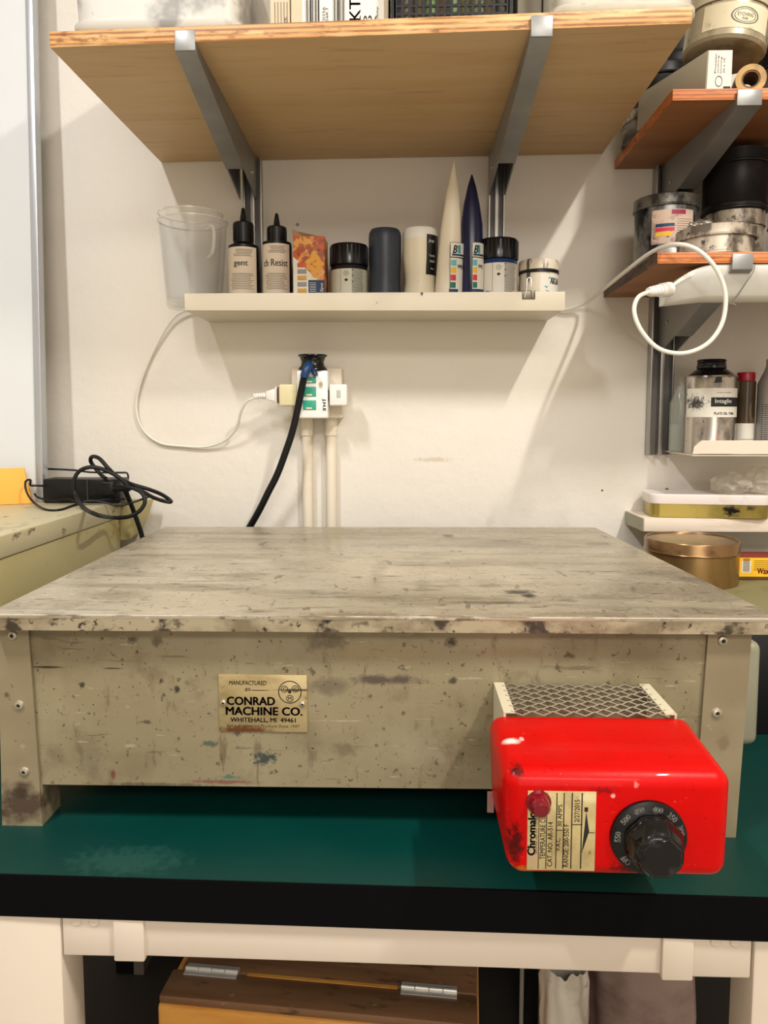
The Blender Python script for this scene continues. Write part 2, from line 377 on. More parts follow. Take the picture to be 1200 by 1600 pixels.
top_layers = [('n', (2.2, 4, 3), .38, .64, (166, 154, 130), .75), ('n', (4, 26, 9), .5, .7, (126, 114, 92), .7), ('n', (9, 60, 20), .6, .72, (98, 88, 70), .75), ('n', (40, 120, 30), .60, .68, (92, 80, 62), .7), ('n', (160, 200, 160), .63, .67, (66, 56, 46), .75), ('n', (14, 14, 14), .55, .7, (208, 200, 180), .6), ('n', (50, 200, 30), .62, .66, (222, 216, 200), .6), ('n', (80, 22, 30), .64, .68, (100, 88, 68), .6),
    tl(810, 925, 26, 4, (40, 36, 38), .95, .4), tl(826, 931, 12, 3, (30, 28, 32), 1, .3), tl(780, 848, 40, 5, (112, 104, 92), .7), tl(240, 838, 30, 12, (110, 108, 96), .6), tl(380, 900, 30, 8, (120, 108, 84), .7), tl(700, 837, 10, 2, (70, 62, 52), .9), tl(770, 942, 70, 2.5, (76, 66, 50), .8, .3), tl(590, 900, 12, 30, (140, 126, 98), .5), tl(1080, 925, 120, 14, (112, 100, 78), .75), tl(1050, 895, 70, 8, (84, 74, 60), .7, .5), tl(1090, 905, 50, 5, (56, 48, 42), .8, .5), tl(560, 962, 90, 6, (118, 96, 62), .8), tl(940, 960, 130, 5, (110, 88, 54), .7), tl(935, 850, 25, 4, (96, 86, 70), .7), tl(1125, 910, 60, 4, (60, 50, 44), .6), tl(180, 930, 60, 8, (132, 116, 90), .7), tl(660, 915, 12, 14, (120, 110, 90), .5),
    ('b', (-.02, -.70, HZ - .008), (.9, .006, .02), (138, 124, 98), .0)]
M['htop'] = mat('scratched_steel_top', (204, 194, 172), .32, .5, layers=top_layers, bump=.12, bscale=30, bstretch=(.4, 1, 1), rvar=.1, origin=HO)
lip_layers = [('n', (18, 18, 30), .42, .6, (118, 104, 80), .8), ('n', (34, 34, 50), .54, .62, (50, 42, 36), .9), ('n', (110, 110, 110), .60, .66, (34, 30, 28), .9), ('n', (12, 12, 12), .6, .7, (196, 184, 156), .6)]
M['hlip'] = mat('stained_front_lip', (172, 160, 132), .45, .3, layers=lip_layers, origin=HO)
BLc = PZ(257, 823, HZ); BRc = PZ(930, 824, HZ); FL = Vector((-.4065, -.7035, HZ)); FR = Vector((.3555, -.6965, HZ))
q = [FL, FR, BRc, BLc]; LH = .0155
pm = MB(); pm.hexa([v - Vector((0, 0, .004)) for v in q], q, .0008)
pm.mi = 1
d = Vector((0, .002, 0)); zz = Vector((0, 0, LH)); e4 = Vector((0, 0, .0038))
pm.hexa([FL - zz, FR - zz, FR - zz + d, FL - zz + d], [FL - e4, FR - e4, FR - e4 + d, FL - e4 + d])
dx = Vector((.002, 0, 0))
pm.hexa([FL - zz, FL - zz + dx, BLc - zz + dx, BLc - zz], [FL - e4, FL - e4 + dx, BLc - e4 + dx, BLc - e4])
pm.hexa([FR - zz - dx, FR - zz, BRc - zz, BRc - zz - dx], [FR - e4 - dx, FR - e4, BRc - e4, BRc - e4 - dx])
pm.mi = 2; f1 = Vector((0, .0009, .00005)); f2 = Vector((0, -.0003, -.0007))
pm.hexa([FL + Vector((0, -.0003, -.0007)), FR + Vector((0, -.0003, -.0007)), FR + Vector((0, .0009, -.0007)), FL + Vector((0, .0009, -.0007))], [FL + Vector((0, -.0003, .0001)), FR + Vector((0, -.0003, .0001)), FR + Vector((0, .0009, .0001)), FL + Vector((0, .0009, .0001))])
pm.build('top_plate', [M['htop'], M['hlip'], mat('worn_edge_highlight', (240, 234, 220), .25, .4, layers=[('n', (16, 16, 16), .5, .6, (120, 104, 80), .8)])], hp, 'scratched steel top plate')  # third material: worn edge with its bright highlight line painted into the colour
PYF = -.68
zb = PY(60, 1226, PYF).z; zb2 = PY(760, 1231, PYF).z
MB().hexa([(-.402, PYF, zb), (.325, PYF, zb2), (.325, PYF + .002, zb2), (-.402, PYF + .002, zb)], [(-.402, PYF, HZ - .0045), (.325, PYF, HZ - .0045), (.325, PYF + .002, HZ - .0045), (-.402, PYF + .002, HZ - .0045)]).build('front_panel', M['hpanel'], hp)
M['hside'] = mat('side_enamel', (150, 140, 112), .5, .15, layers=[('n', (4, 4, 6), .4, .7, (130, 118, 92), .7), ('n', (80, 80, 80), .68, .72, (60, 52, 42), .8)])
MB().box((-.402, -.678, .875), (-.400, -.15, HZ - .0045)).build('side_panel', M['hside'], hp)
MB().box((.323, -.678, .875), (.325, -.15, HZ - .0045)).build('side_panel', M['hside'], hp)
MB().box((-.405, -.152, .875), (.325, -.150, HZ - .0045)).build('back_panel', M['hside'], hp)
M['hleg'] = mat('leg_enamel', (154, 142, 114), .45, .2, layers=[('n', (5, 5, 9), .4, .68, (128, 114, 88), .7), ('n', (60, 60, 60), .66, .72, (70, 60, 48), .8), ('n', (30, 200, 30), .7, .76, (200, 194, 170), .5), bl(32, 1255, 40, 32, (70, 50, 42), .85, .5, 60), bl(30, 1240, 20, 8, (60, 48, 40), .6, .5, 90), bl(1129, 1160, 10, 14, (120, 100, 76), .6)], rvar=.1, origin=HO)
def legx(px, py): return PY(px, py, PYF - .004).x
legs = [(-.4045, legx(44, 985), legx(3, 1285), legx(66, 1285), 1), (legx(1107, 990), legx(1175, 990), legx(1083, 1303), legx(1150, 1303), -1)]
for (a, b_, c, e, sg) in legs:
    m = MB(); zt = HZ - LH - .0005; zb_ = TZ
    m.hexa([(c, PYF - .004, zb_), (e, PYF - .004, zb_), (e, PYF - .001, zb_), (c, PYF - .001, zb_)], [(a, PYF - .004, zt), (b_, PYF - .004, zt), (b_, PYF - .001, zt), (a, PYF - .001, zt)])
    # inward return flanges below the panel make the foot a box section
    z2 = .868
    for x in ((c, c + .002), (e - .002, e)):
        m.hexa([(x[0], PYF - .001, zb_), (x[1], PYF - .001, zb_), (x[1], PYF + .036, zb_), (x[0], PYF + .036, zb_)], [(x[0], PYF - .001, z2), (x[1], PYF - .001, z2), (x[1], PYF + .036, z2), (x[0], PYF + .036, z2)])
    m.build('leg', M['hleg'], hp)
for x in (-.405, .288):
    m = MB(); m.box((x, -.19, TZ), (x + .04, -.187, .90)); m.box((x, -.19, TZ), (x + .002, -.153, .90)); m.box((x + .038, -.19, TZ), (x + .04, -.153, .90)); m.build('leg', M['hleg'], hp)
M['rivet'] = mat('rivet_steel', (190, 182, 162), .35, .7)
def rivet(px, py, par, r=.0052, Y=PYF - .004):
    p = PY(px, py, Y)
    m = MB(); m.lathe_on([(0, -.0006 + .0018), (r * .32, -.0006 + .0018), (r * .4, .0026), (r * .8, .0020), (r, 0)], p, p + Vector((0, -1, 0)), 20)
    m.mi = 1; m.lathe_on([(0, .0014), (r * .34, .0014)], p, p + Vector((0, -1, 0)), 12)
    m.build('rivet', [M['rivet'], M['dark']], par)
for q_ in ((20, 993), (30, 1102), (38, 1206), (1129, 1001), (1120, 1114), (1111, 1212)): rivet(q_[0], q_[1], hp)
# narrow junction box on the right flank
MB().box((.3262, -.62, PY(1185, 1168, -.62).z), (PY(1190, 1080, -.62).x, -.52, PY(1185, 1004, -.62).z), .010, 4).build('junction_box', mat('grey_junction_box', (150, 148, 128), .4, .2), hp, 'small rounded grey box on the right side')

# ---- maker's plate
NY = PYF - .0015
def n4(zx, zy, Y=NY): return PY(zx / 6.6667 + 320, zy / 6.6667 + 1040, Y)
a = n4(152, 686); c = n4(1064, 102)
M['nplate'] = mat('tarnished_name_plate', (190, 172, 126), .38, .45, layers=[('n', (20, 20, 40), .42, .66, (150, 130, 86), .8), ('n', (90, 90, 90), .66, .72, (84, 64, 42), .8), ('n', (14, 14, 14), .55, .7, (206, 190, 150), .6), ('b', (n4(400, 670).x, NY, n4(400, 670).z), (.028, .02, .0035), (122, 66, 30), .9, .4, 200), ('b', (n4(950, 255).x, NY, n4(950, 255).z), (.018, .02, .0012), (50, 42, 34), .9, .15, 200), ('b', (n4(570, 258).x, NY, n4(570, 258).z), (.012, .02, .0006), (60, 50, 40), .9, .1, 200)], origin=HO)
npl = MB().box((a.x, NY, a.z), (c.x, PYF + .0002, c.z), .0006).build('name_plate', M['nplate'], hp, 'brass coloured maker plate')
TY = NY - .00012
tm = MB()
def nt(s, x0, y0, x1, y1, bold=0, shear=0):
    p = n4(x0, y1, TY); q = n4(x1, y0, TY); tm.text(s, p, q.x - p.x, q.z - p.z, bold=bold, shear=shear)
nt('MANUFACTURED', 252, 160, 640, 200, .015, .2); nt('BY', 420, 232, 480, 266, .01, .2)
nt('CONRAD', 232, 330, 728, 408, .045); nt('MACHINE CO.', 222, 438, 1014, 512, .045)
nt('WHITEHALL, MI  49461', 268, 548, 946, 592, .03); nt('Value Engineered Products Since 1947', 232, 618, 988, 648, .0, .25)
def ringm(cx, cy, r0, r1, n=36):
    b = bmesh.new(); p = n4(cx, cy, TY); k = n4(cx + 100, cy, TY).x - p.x; rows = []
    for i in range(n):
        a_ = 2 * math.pi * i / n
        rows.append([b.verts.new(p + Vector((math.cos(a_), 0, math.sin(a_))) * (r * k / 100)) for r in (r0, r1)])
    for i in range(n):
        b.faces.new([rows[i][0], rows[(i + 1) % n][0], rows[(i + 1) % n][1], rows[i][1]])
    tm._merge(b)
ringm(886, 277, 112, 122); ringm(830, 246, 30, 38); ringm(942, 244, 30, 38); ringm(886, 343, 30, 38); ringm(884, 274, 0.1, 18)
nt('C', 815, 226, 845, 264, .02); nt('C', 928, 226, 958, 264, .02); nt('M', 870, 326, 902, 360, .02)
tm.build('lettering', M['ink'], npl, smooth=False)
for zx, zy in ((195, 385), (1018, 400)): p = n4(zx, zy); rivet(zx / 6.6667 + 320, zy / 6.6667 + 1040, npl, .0034, NY)

# ---- control box
M['redpaint'] = mat('worn_red_enamel', (226, 22, 10), .30, 0, layers=[('n', (12, 12, 12), .45, .72, (196, 14, 8), .6), ('n', (330, 330, 330), .73, .76, (240, 170, 150), .8), ('n', (220, 220, 220), .74, .77, (60, 8, 8), .8)] , bump=.06, bscale=300, coat=.2, origin=HO)
RB = dict(x0=.0735, x1=.2465, yb=-.748, yf=-.853, z0=.888, z1=.976)
def rz_(zx, zy, Y): return PY(zx / 2.857 + 740, zy / 2.857 + 1050, Y)
hb = bmesh.new()
m = MB(); m.hexa([(RB['x0'] + .0055, RB['yf'], RB['z0']), (RB['x1'] - .001, RB['yf'], RB['z0']), (RB['x1'] - .001, RB['yb'], RB['z0'] + .008), (RB['x0'] + .0035, RB['yb'], RB['z0'] + .008)],
                 [(RB['x0'], RB['yf'], RB['z1'] - .003), (RB['x1'], RB['yf'], RB['z1'] - .003), (RB['x1'] + .004, RB['yb'], RB['z1'] + .001), (RB['x0'], RB['yb'], RB['z1'] + .001)], .0125, 6)
def rbl(zx, zy, r1, r2, c, am, wob=.5, gr=220, Y=RB['yf']):
    p = rz_(zx, zy, Y); k = .55 / FPX / 2.857
    return ('b', tuple(p), (r1 * k, .012, r2 * k), c, am, wob, gr)
def rtop(zx, zy, r1, r2, c, am, wob=.5, gr=220):
    p = PZ(zx / 2.857 + 740, zy / 2.857 + 1050, RB['z1'] - .002); k = .6 / FPX / 2.857
    return ('b', tuple(p), (r1 * k, r2 * k * 2.2, .012), c, am, wob, gr)
M['redpaint2'] = mat('worn_red_enamel_chipped', (196, 3, 2), .36, 0, spec=.16, layers=[('n', (12, 12, 12), .45, .72, (172, 2, 2), .6), ('n', (330, 330, 330), .69, .72, (236, 110, 90), .6), ('n', (240, 240, 240), .68, .71, (50, 8, 8), .8),
    rbl(195, 445, 30, 36, (26, 14, 14), 1, .5), rbl(180, 760, 34, 80, (40, 10, 10), .85, .8), rbl(225, 890, 50, 20, (206, 128, 24), .8, .7), rbl(190, 800, 24, 50, (70, 12, 12), .7, .8), rbl(725, 505, 11, 13, (230, 130, 120), .8, .7), rbl(622, 552, 10, 10, (236, 170, 160), .9, .3), rbl(570, 530, 60, 14, (110, 8, 8), .7, .7), rbl(690, 880, 70, 30, (60, 8, 10), .8, .7), rbl(385, 900, 30, 26, (50, 8, 8), .8, .7), rbl(760, 900, 80, 18, (90, 8, 8), .7, .7), rbl(1045, 425, 12, 14, (240, 190, 180), .9, .5),
    rtop(168, 313, 36, 12, (244, 214, 200), 1, .2), rtop(215, 305, 10, 8, (240, 200, 190), .8, .3)], bump=.05, bscale=300, coat=.08, rvar=.06, origin=HO)
hs = m.build('control_box', M['redpaint2'], hp, 'red enamelled control box with knob')
hb.free()
m = MB()  # vent duct
m.box((.0865, -.756, .897), (.0885, -.681, .9788)); m.box((.236, -.756, .897), (.238, -.681, .9788)); m.box((.0885, -.7475, .897), (.232, -.681, .900))
m.box((.0865, -.756, .9790), (.0965, -.681, .9799)); m.box((.228, -.756, .9790), (.238, -.681, .9799))
m.build('vent_duct', mat('duct_enamel', (206, 196, 168), .5, layers=[('n', (40, 40, 40), .6, .72, (130, 116, 90), .7)]), hp, 'cream duct behind the control box')
m = MB(); n = 12
for j in range(n):
    yy = -.683 - (.076) * (j + .5) / n; pts = []
    nx = 15
    for i in range(nx + 1):
        x = .0935 + (.1375) * i / nx; ph = (i + (j % 2) * 0) % 2
        off = .0027 * (1 if (i + j) % 2 else -1)
        pts.append((x, yy + off, .9788 + .0008 * (1 if (i + j) % 2 else -1)))
    m.tube(pts, .0010, 6, 0)
m.build('vent_mesh', mat('mesh_metal', (150, 142, 122), .4, .6), hp, 'expanded metal mesh')
# control label
LY = RB['yf'] - .0006
a = rz_(237, 884, LY); c = rz_(549, 536, LY)
M['clabel'] = mat('stained_control_label', (196, 178, 126), .5, .1, layers=[('n', (40, 40, 40), .42, .66, (164, 144, 98), .8), ('n', (110, 110, 110), .64, .72, (70, 56, 40), .7), rbl(260, 820, 40, 60, (190, 160, 130), .6), rbl(520, 560, 60, 20, (214, 202, 160), .6)], origin=HO)
cl = MB().box((a.x, LY, a.z), (c.x, RB['yf'] + .001, c.z), .0003).build('rating_label', M['clabel'], hs, 'stained beige rating label')
tm = MB(); TY = LY - .0001
def rt(s, x0, y0, x1, y1, bold=0):   # text reads bottom to top inside zoom box
    p = rz_(x1, y1, TY); q_ = rz_(x0, y0, TY)
    tm.text(s, p, q_.z - p.z, p.x - q_.x, right=(0, 0, 1), up=(-1, 0, 0), bold=bold)
rt('Chromalox', 244, 600, 274, 818, .05)
rt('INDUSTRIAL HEAT AND CONTROL', 278, 640, 284, 812); rt('TEMPERATURE CONTROL', 300, 560, 318, 836, .01); rt('CAT. NO. AR-514', 332, 670, 350, 868, .01)
rt('30 AMPS', 376, 592, 394, 690, .01); rt('V.A.C.', 368, 740, 386, 800, .01); rt('RANGE: 200-550 F', 404, 680, 422, 870, .01); rt('2/27/2015', 452, 570, 472, 670, .01)
for x in (290, 324, 368, 400, 436, 480):
    p = rz_(x, 878, TY); q_ = rz_(x + 2.5, 540, TY); tm.quad(p, (q_.x, TY, p.z), q_, (p.x, TY, q_.z))
for (x0, x1, y) in ((440, 486, 680), (366, 400, 705), (510, 540, 716)):
    p = rz_(x0, y + 3, TY); q_ = rz_(x1, y, TY); tm.quad(p, (q_.x, TY, p.z), q_, (p.x, TY, q_.z))
p = [rz_(*v, TY) for v in ((503, 622), (516, 712), (482, 812))]
tm.quad(*[p[0], p[2], p[1]])
p = [rz_(*v, TY) for v in ((495, 604), (495, 624), (511, 624), (511, 604))]; tm.quad(*p)
tm.build('lettering', M['ink'], cl, smooth=False) if False else tm.build('label_lettering', M['ink'], hs, smooth=False)
# pilot lamp
p = rz_(292, 586, RB['yf'] - .002)
m = MB(); m.lathe_on([(0, .012), (.0052, .011), (.0072, .008), (.0076, 0), (.0095, -.001), (.0098, -.003), (.006, -.004)], p, p + Vector((0, -1, 0)), 24)
m.build('pilot_lamp', mat('dark_red_lens', (112, 6, 22), .14, coat=.5), hs, 'dark red pilot lamp')
# dial and knob
dc = rz_(780, 737, RB['yf'] - .001)
m = MB(); m.lathe_on([(0, .003), (.026, .003), (.0285, .0018), (.029, -.002), (.01, -.002)], dc, dc + Vector((0, -1, 0)), 48)
M['dial'] = mat('worn_black_dial', (10, 10, 11), .3, layers=[('n', (90, 90, 90), .64, .72, (80, 76, 74), .5)])
m.build('dial', M['dial'], hs, 'black dial with temperature numbers')
tm = MB()
for s, ang in (('300', 72), ('350', 42), ('400', 12), ('450', -22), ('500', -50), ('550', -86), ('OFF', -134)):
    t = R(ang); rad = .0218; up = Vector((math.sin(t), 0, math.cos(t))); rt_ = Vector((math.cos(t), 0, -math.sin(t)))
    o = dc + up * rad - rt_ * .0038 + Vector((0, -.0036, 0)); tm.text(s, o, .0078, .0044, rt_, up, .025)
for k in range(36):
    t = R(k * 10); up = Vector((math.sin(t), 0, math.cos(t))); rt_ = Vector((math.cos(t), 0, -math.sin(t)))
    o = dc + up * .0268 + Vector((0, -.0028, 0))
    if k % 3: continue
tm.build('dial_numbers', M['inkwhite'], hs, smooth=False)
m = MB()
kc = dc + Vector((.0025, -.003, -.002))
rows = []
b = bmesh.new(); n = 8
for (r_, h) in ((.0225, 0), (.0235, .004), (.0208, .008), (.0180, .019), (.0158, .0215)):
    rows.append([b.verts.new(kc + Vector((math.cos(2 * math.pi * (i + .5) / n) * r_, -h, math.sin(2 * math.pi * (i + .5) / n) * r_))) for i in range(n)])
for j in range(4):
    for i in range(n): b.faces.new([rows[j][i], rows[j][(i + 1) % n], rows[j + 1][(i + 1) % n], rows[j + 1][i]])
b.faces.new(rows[-1]); b.faces.new(rows[0][::-1]); bmesh.ops.recalc_face_normals(b, faces=b.faces)
bmesh.ops.bevel(b, geom=b.edges[:], offset=.0016, segments=3, affect='EDGES')
m._merge(b)
m.build('knob', mat('glossy_black_knob', (8, 8, 9), .16, layers=[('n', (60, 60, 60), .6, .7, (50, 50, 52), .5)], coat=.2), hs, 'faceted glossy black knob')
# pale sliver label on the left side of the box
MB().box((RB['x0'] - .0012, -.764, PY(760, 1280, -.775).z), (RB['x0'] + .0045, -.762, PY(760, 1248, -.775).z)).build('side_tab', mat('pale_side_tab', (150, 110, 100), .5), hs)

# ================================================================== LEFT CABINET AND ITS THINGS
CZ = 1.09
M['olive'] = mat('olive_cream_enamel', (188, 177, 128), .42, layers=[('n', (4, 4, 8), .42, .68, (170, 156, 98), .7), ('n', (30, 30, 50), .63, .7, (110, 88, 56), .6)])
cx = -.512
cab = thing('metal_cabinet', 'olive cream metal cabinet with a chipped lid, left of the hot plate', 'cabinet', (-.75, -.4, TZ))
p = PY(190, 790, -.09)
M['olid'] = mat('chipped_lid_enamel', (202, 193, 160), .42, layers=[('n', (4, 4, 8), .42, .68, (184, 170, 122), .6), ('n', (20, 20, 40), .62, .68, (86, 52, 34), .85), ('n', (8, 4, 40), .60, .68, (120, 100, 70), .6)])
MB().box((-.95, -.78, CZ - .030), (cx, -.075, CZ), .003).build('lid', M['olid'], cab)
MB().box((-.946, -.776, TZ), (cx - .003, -.079, CZ - .0305), .002).build('body', M['olive'], cab)
# small folded end bracket behind the lid corner
MB().hexa([(cx - .03, -.0745, CZ - .075), (cx + .012, -.0745, CZ - .072), (cx + .022, -.03, CZ - .06), (cx - .03, -.03, CZ - .06)], [(cx - .03, -.0745, CZ - .002), (cx + .012, -.0745, CZ - .002), (cx + .045, -.03, CZ - .002), (cx - .03, -.03, CZ - .002)], .002).build('end_bracket', M['olive'], cab)

# whiteboard
bx = PY(70, 780, -.10).x
wbd = thing('whiteboard', 'tall white board in an aluminium frame leaning on the wall at far left', 'whiteboard', (bx - .4, -.10, CZ))
def lean(z): return -.105 + (z - CZ) * .038
ztop = 2.25
def board(x0, x1, o0, o1, z0, z1): return [(x0, lean(z0) + o0, z0), (x1, lean(z0) + o0, z0), (x1, lean(z0) + o1, z0), (x0, lean(z0) + o1, z0)], [(x0, lean(z1) + o0, z1), (x1, lean(z1) + o0, z1), (x1, lean(z1) + o1, z1), (x0, lean(z1) + o1, z1)]
M['board'] = mat('board_white', (214, 217, 218), .3)
MB().hexa(*board(bx - .80, bx - .012, .003, .016, CZ, ztop)).build('board', M['board'], wbd)
M['aluf'] = mat('frame_aluminium', (188, 192, 198), .35, .6)
MB().hexa(*board(bx - .013, bx, -.001, .020, CZ, ztop), .0015).build('frame', M['aluf'], wbd)
# envelope
q4 = [PY(-40, 797, -.17), PY(50, 779, -.135), PY(37, 731, -.125), PY(-40, 733, -.16)]
q4[0].z = CZ + .0005; q4[1].z = CZ + .0005
env = MB().hexa(q4[:2] + [q4[1] + Vector((0, .006, 0)), q4[0] + Vector((0, .006, 0))], [q4[3], q4[2], q4[2] + Vector((0, .003, 0)), q4[3] + Vector((0, .003, 0))], .0008).build('envelope', mat('orange_paper', (240, 176, 72), .7, layers=[('n', (3, 3, 30), .5, .7, (228, 158, 56), .6)]))
tag(env, 'orange paper envelope leaning at the foot of the whiteboard', 'envelope')

# power adapter with coiled cables
def z8(zx, zy, Y): return PY(zx / 4, zy / 4 + 660, Y)
def z8s(zx_, zy, Y, rad=.0036):
    p = z8(zx_, zy, Y)
    if p.z < CZ + rad and p.x < cx + .004: p = PZ(zx_ / 4, zy / 4 + 660, CZ + rad)
    return p
pa = thing('power_adapter', 'black power adapter with coiled black cables on the olive cabinet', 'power adapter', (-.53, -.1, CZ))
a = z8(288, 500, -.115); c = z8(760, 352, -.115)
MB().box((a.x, -.125, CZ), (c.x, -.078, c.z), .003).build('body', M['black'], pa)
MB().box((z8(530, 0, -.126).x, -.127, CZ + .0005), (z8(536, 0, -.126).x, -.1245, c.z - .001)).build('seam', mat('seam_grey', (60, 58, 56), .5), pa)
p = z8(640, 410, -.13)
m = MB(); m.box((p.x, -.14, p.z - .012), (p.x + .022, -.1252, p.z + .010), .003); m.tube([(p.x + .02, -.133, p.z), (p.x + .05, -.135, p.z + .001)], .006, 10, 2)
m.build('plug', M['black'], pa)
Yc = -.14
L1 = [(800, 400), (745, 345), (650, 295), (560, 280), (490, 310), (460, 380), (475, 460), (520, 530), (600, 575), (700, 595), (800, 590), (870, 555), (905, 500), (890, 445), (840, 415), (770, 400)]
MB().tube([z8s(x, y, Yc - .015 - .02 * math.sin(i / 15 * math.pi)) for i, (x, y) in enumerate(L1)], .0034, 10, 5).build('cable', M['rubber'], pa)
L2 = [(660, 350), (625, 320), (570, 250), (575, 215), (620, 225), (680, 290), (740, 345), (820, 385), (920, 415), (1010, 450), (1068, 492), (1040, 495), (960, 470), (880, 425), (800, 395), (770, 400)]
MB().tube([z8(x, y, Yc + .02 * math.sin(i)) for i, (x, y) in enumerate(L2)], .0034, 10, 5).build('cable', M['rubber'], pa)
MB().tube([z8(770, 400, -.13), z8(790, 440, -.125), z8(822, 520, -.112), z8(852, 600, -.104), z8(885, 700, -.100), z8(903, 800, -.100), z8(912, 900, -.100)], .0042, 10, 4).build('cable', M['rubber'], pa)
m = MB(); m.tube([z8(*v, -.068) for v in ((270, 290), (330, 292), (400, 295), (480, 300), (560, 311), (680, 314), (760, 314), (795, 318), (800, 360), (770, 395))], .0018, 8, 3)
m.tube([z8s(x, y, Y, .002) for x, y, Y in ((300, 397, -.12), (230, 395, -.135), (190, 392, -.14), (190, 360, -.145), (160, 370, -.15), (165, 430, -.16), (210, 500, -.17), (290, 545, -.17), (380, 545, -.165), (470, 515, -.155), (560, 490, -.15), (650, 500, -.15), (740, 520, -.15), (830, 500, -.135), (930, 465, -.12))], .0019, 8, 4)
m.build('thin_cord', M['rubber'], pa)
m = MB(); m.tube([z8s(x, y, Y, .002) for x, y, Y in ((215, 445, -.15), (240, 470, -.15), (330, 490, -.14), (420, 480, -.14), (500, 500, -.145), (600, 490, -.14), (700, 480, -.13), (780, 480, -.12))], .0017, 8, 3); m.build('thin_cord', M['rubber'], pa)

# ================================================================== UPPER PLYWOOD SHELF
ST = .019
zl, zr = PY(252, 254, 0).z, PY(941, 241, 0).z
cb = [Vector((-.4490, -.428, zl)), Vector((.3405, -.449, zr)), Vector((.3495, -.001, zr)), Vector((-.4485, -.001, zl))]
up_ = Vector((0, 0, ST))
m = MB(); m.hexa(cb, [v + up_ for v in cb], .0006)
sh = m.build('wall_shelf', [M['ply'], M['plyedge']]); tag(sh, 'wide pale plywood wall shelf at the top, above the narrow white ledge', 'shelf')
for f in sh.data.polygons:
    if abs(f.normal.z) < .7: f.material_index = 1
def shz(x, y=0): return zl + (zr - zl) * (x + .4485) / .798

def standard(x0, x1, z0, z1, label, group=None, depth=.014):
    t = thing('wall_standard', label, 'shelf upright', ((x0 + x1) / 2, 0, z0), 0, group)
    m = MB(); m.box((x0, -.004, z0), (x1, -.0005, z1)); wv = .0035
    m.box((x0, -depth, z0), (x0 + wv, -.004, z1), .0006); m.box((x1 - wv, -depth, z0), (x1, -.004, z1), .0006)
    xm = (x0 + x1) / 2; m.box((xm - .0035, -depth + .001, z0), (xm + .0035, -.004, z1), .0006)
    m.build('channel', M['alu'], t)
    for xx in ((x0 + wv + xm - .0035) / 2, (x1 - wv + xm + .0035) / 2):
        MB().box((xx - (xm - .0035 - x0 - wv) / 2 + .0004, -.0052, z0 + .0005), (xx + (xm - .0035 - x0 - wv) / 2 - .0004, -.0041, z1)).build('groove', M['groove'], t)
    return t
standard(PY(381, 400, -.014).x, PY(410, 400, -.014).x, 1.4295, 2.1, 'aluminium wall upright behind the left bracket of the plywood shelf')
standard(PY(763, 350, -.014).x, PY(789, 350, -.014).x, 1.4295, 2.1, 'aluminium wall upright behind the right bracket of the plywood shelf')

def arm(xa0, xa1, ya, xb0, xb1, zt, drop, label, group=None, zfun=None, tip=True, ysh=None):
    """tapered steel shelf arm from the wall (xb, y=-.015) to the front (xa, ya)"""
    t = thing('shelf_bracket', label, 'shelf bracket', ((xb0 + xb1) / 2, -.015, zt - drop), 0, group)
    m = MB(); th = .0022; e = .0004
    zf = zt - .008
    def side(xw, xf):
        m.hexa([(xw, -.015, zt - drop), (xw + th, -.015, zt - drop), (xf + th, ya, zf), (xf, ya, zf)], [(xw, -.015, zt - e), (xw + th, -.015, zt - e), (xf + th, ya, zt - e), (xf, ya, zt - e)])
    side(xb0, xa0); side(xb1 - th, xa1 - th)
    m.build('side_flange', M['steel'], t)
    m = MB()
    k = .72  # lower web covers the front part of the arm
    mix = lambda u, v: v + (u - v) * k
    yb = mix(-.015, ya); zbk = mix(zt - drop, zf)
    xbk0, xbk1 = mix(xb0, xa0), mix(xb1, xa1)
    m.hexa([(xa0, ya, zf - th), (xa1, ya, zf - th), (xbk1, yb, zbk - th), (xbk0, yb, zbk - th)], [(xa0, ya, zf), (xa1, ya, zf), (xbk1, yb, zbk), (xbk0, yb, zbk)])
    m.build('web', M['steel'], t)
    if tip:
        m = MB(); m.box((xa0, ya - .003, zf - th), (xa1, ya, zt + ST * .75), .001); m.build('tip', M['steel'], t)
    m = MB()
    for yy, f in ((-.06, .55),):
        fr_ = (yy + .015) / (ya + .015); zz = zt - drop * (1 - fr_) * f - .004
        for xs, sgn in (((xb0 + (xa0 - xb0) * fr_), -1), ((xb1 + (xa1 - xb1) * fr_), 1)):
            MB().cyl((xs, yy, zz), (xs + sgn * .002, yy, zz), .004, seg=12).build('bolt', M['chrome'], t)
    return t
a0, a1 = PY(274, 75, -.431).x, PY(306, 75, -.431).x
arm(a0, a1, -.431, PY(374, 300, -.015).x, PY(401, 300, -.015).x, shz(-.27), .072, 'left steel bracket under the wide plywood shelf')
a0, a1 = PY(829, 60, -.4455).x, PY(863, 60, -.4455).x
arm(a0, a1, -.4455, PY(764, 300, -.015).x, PY(790, 300, -.015).x, shz(.14), .072, 'right steel bracket under the wide plywood shelf')

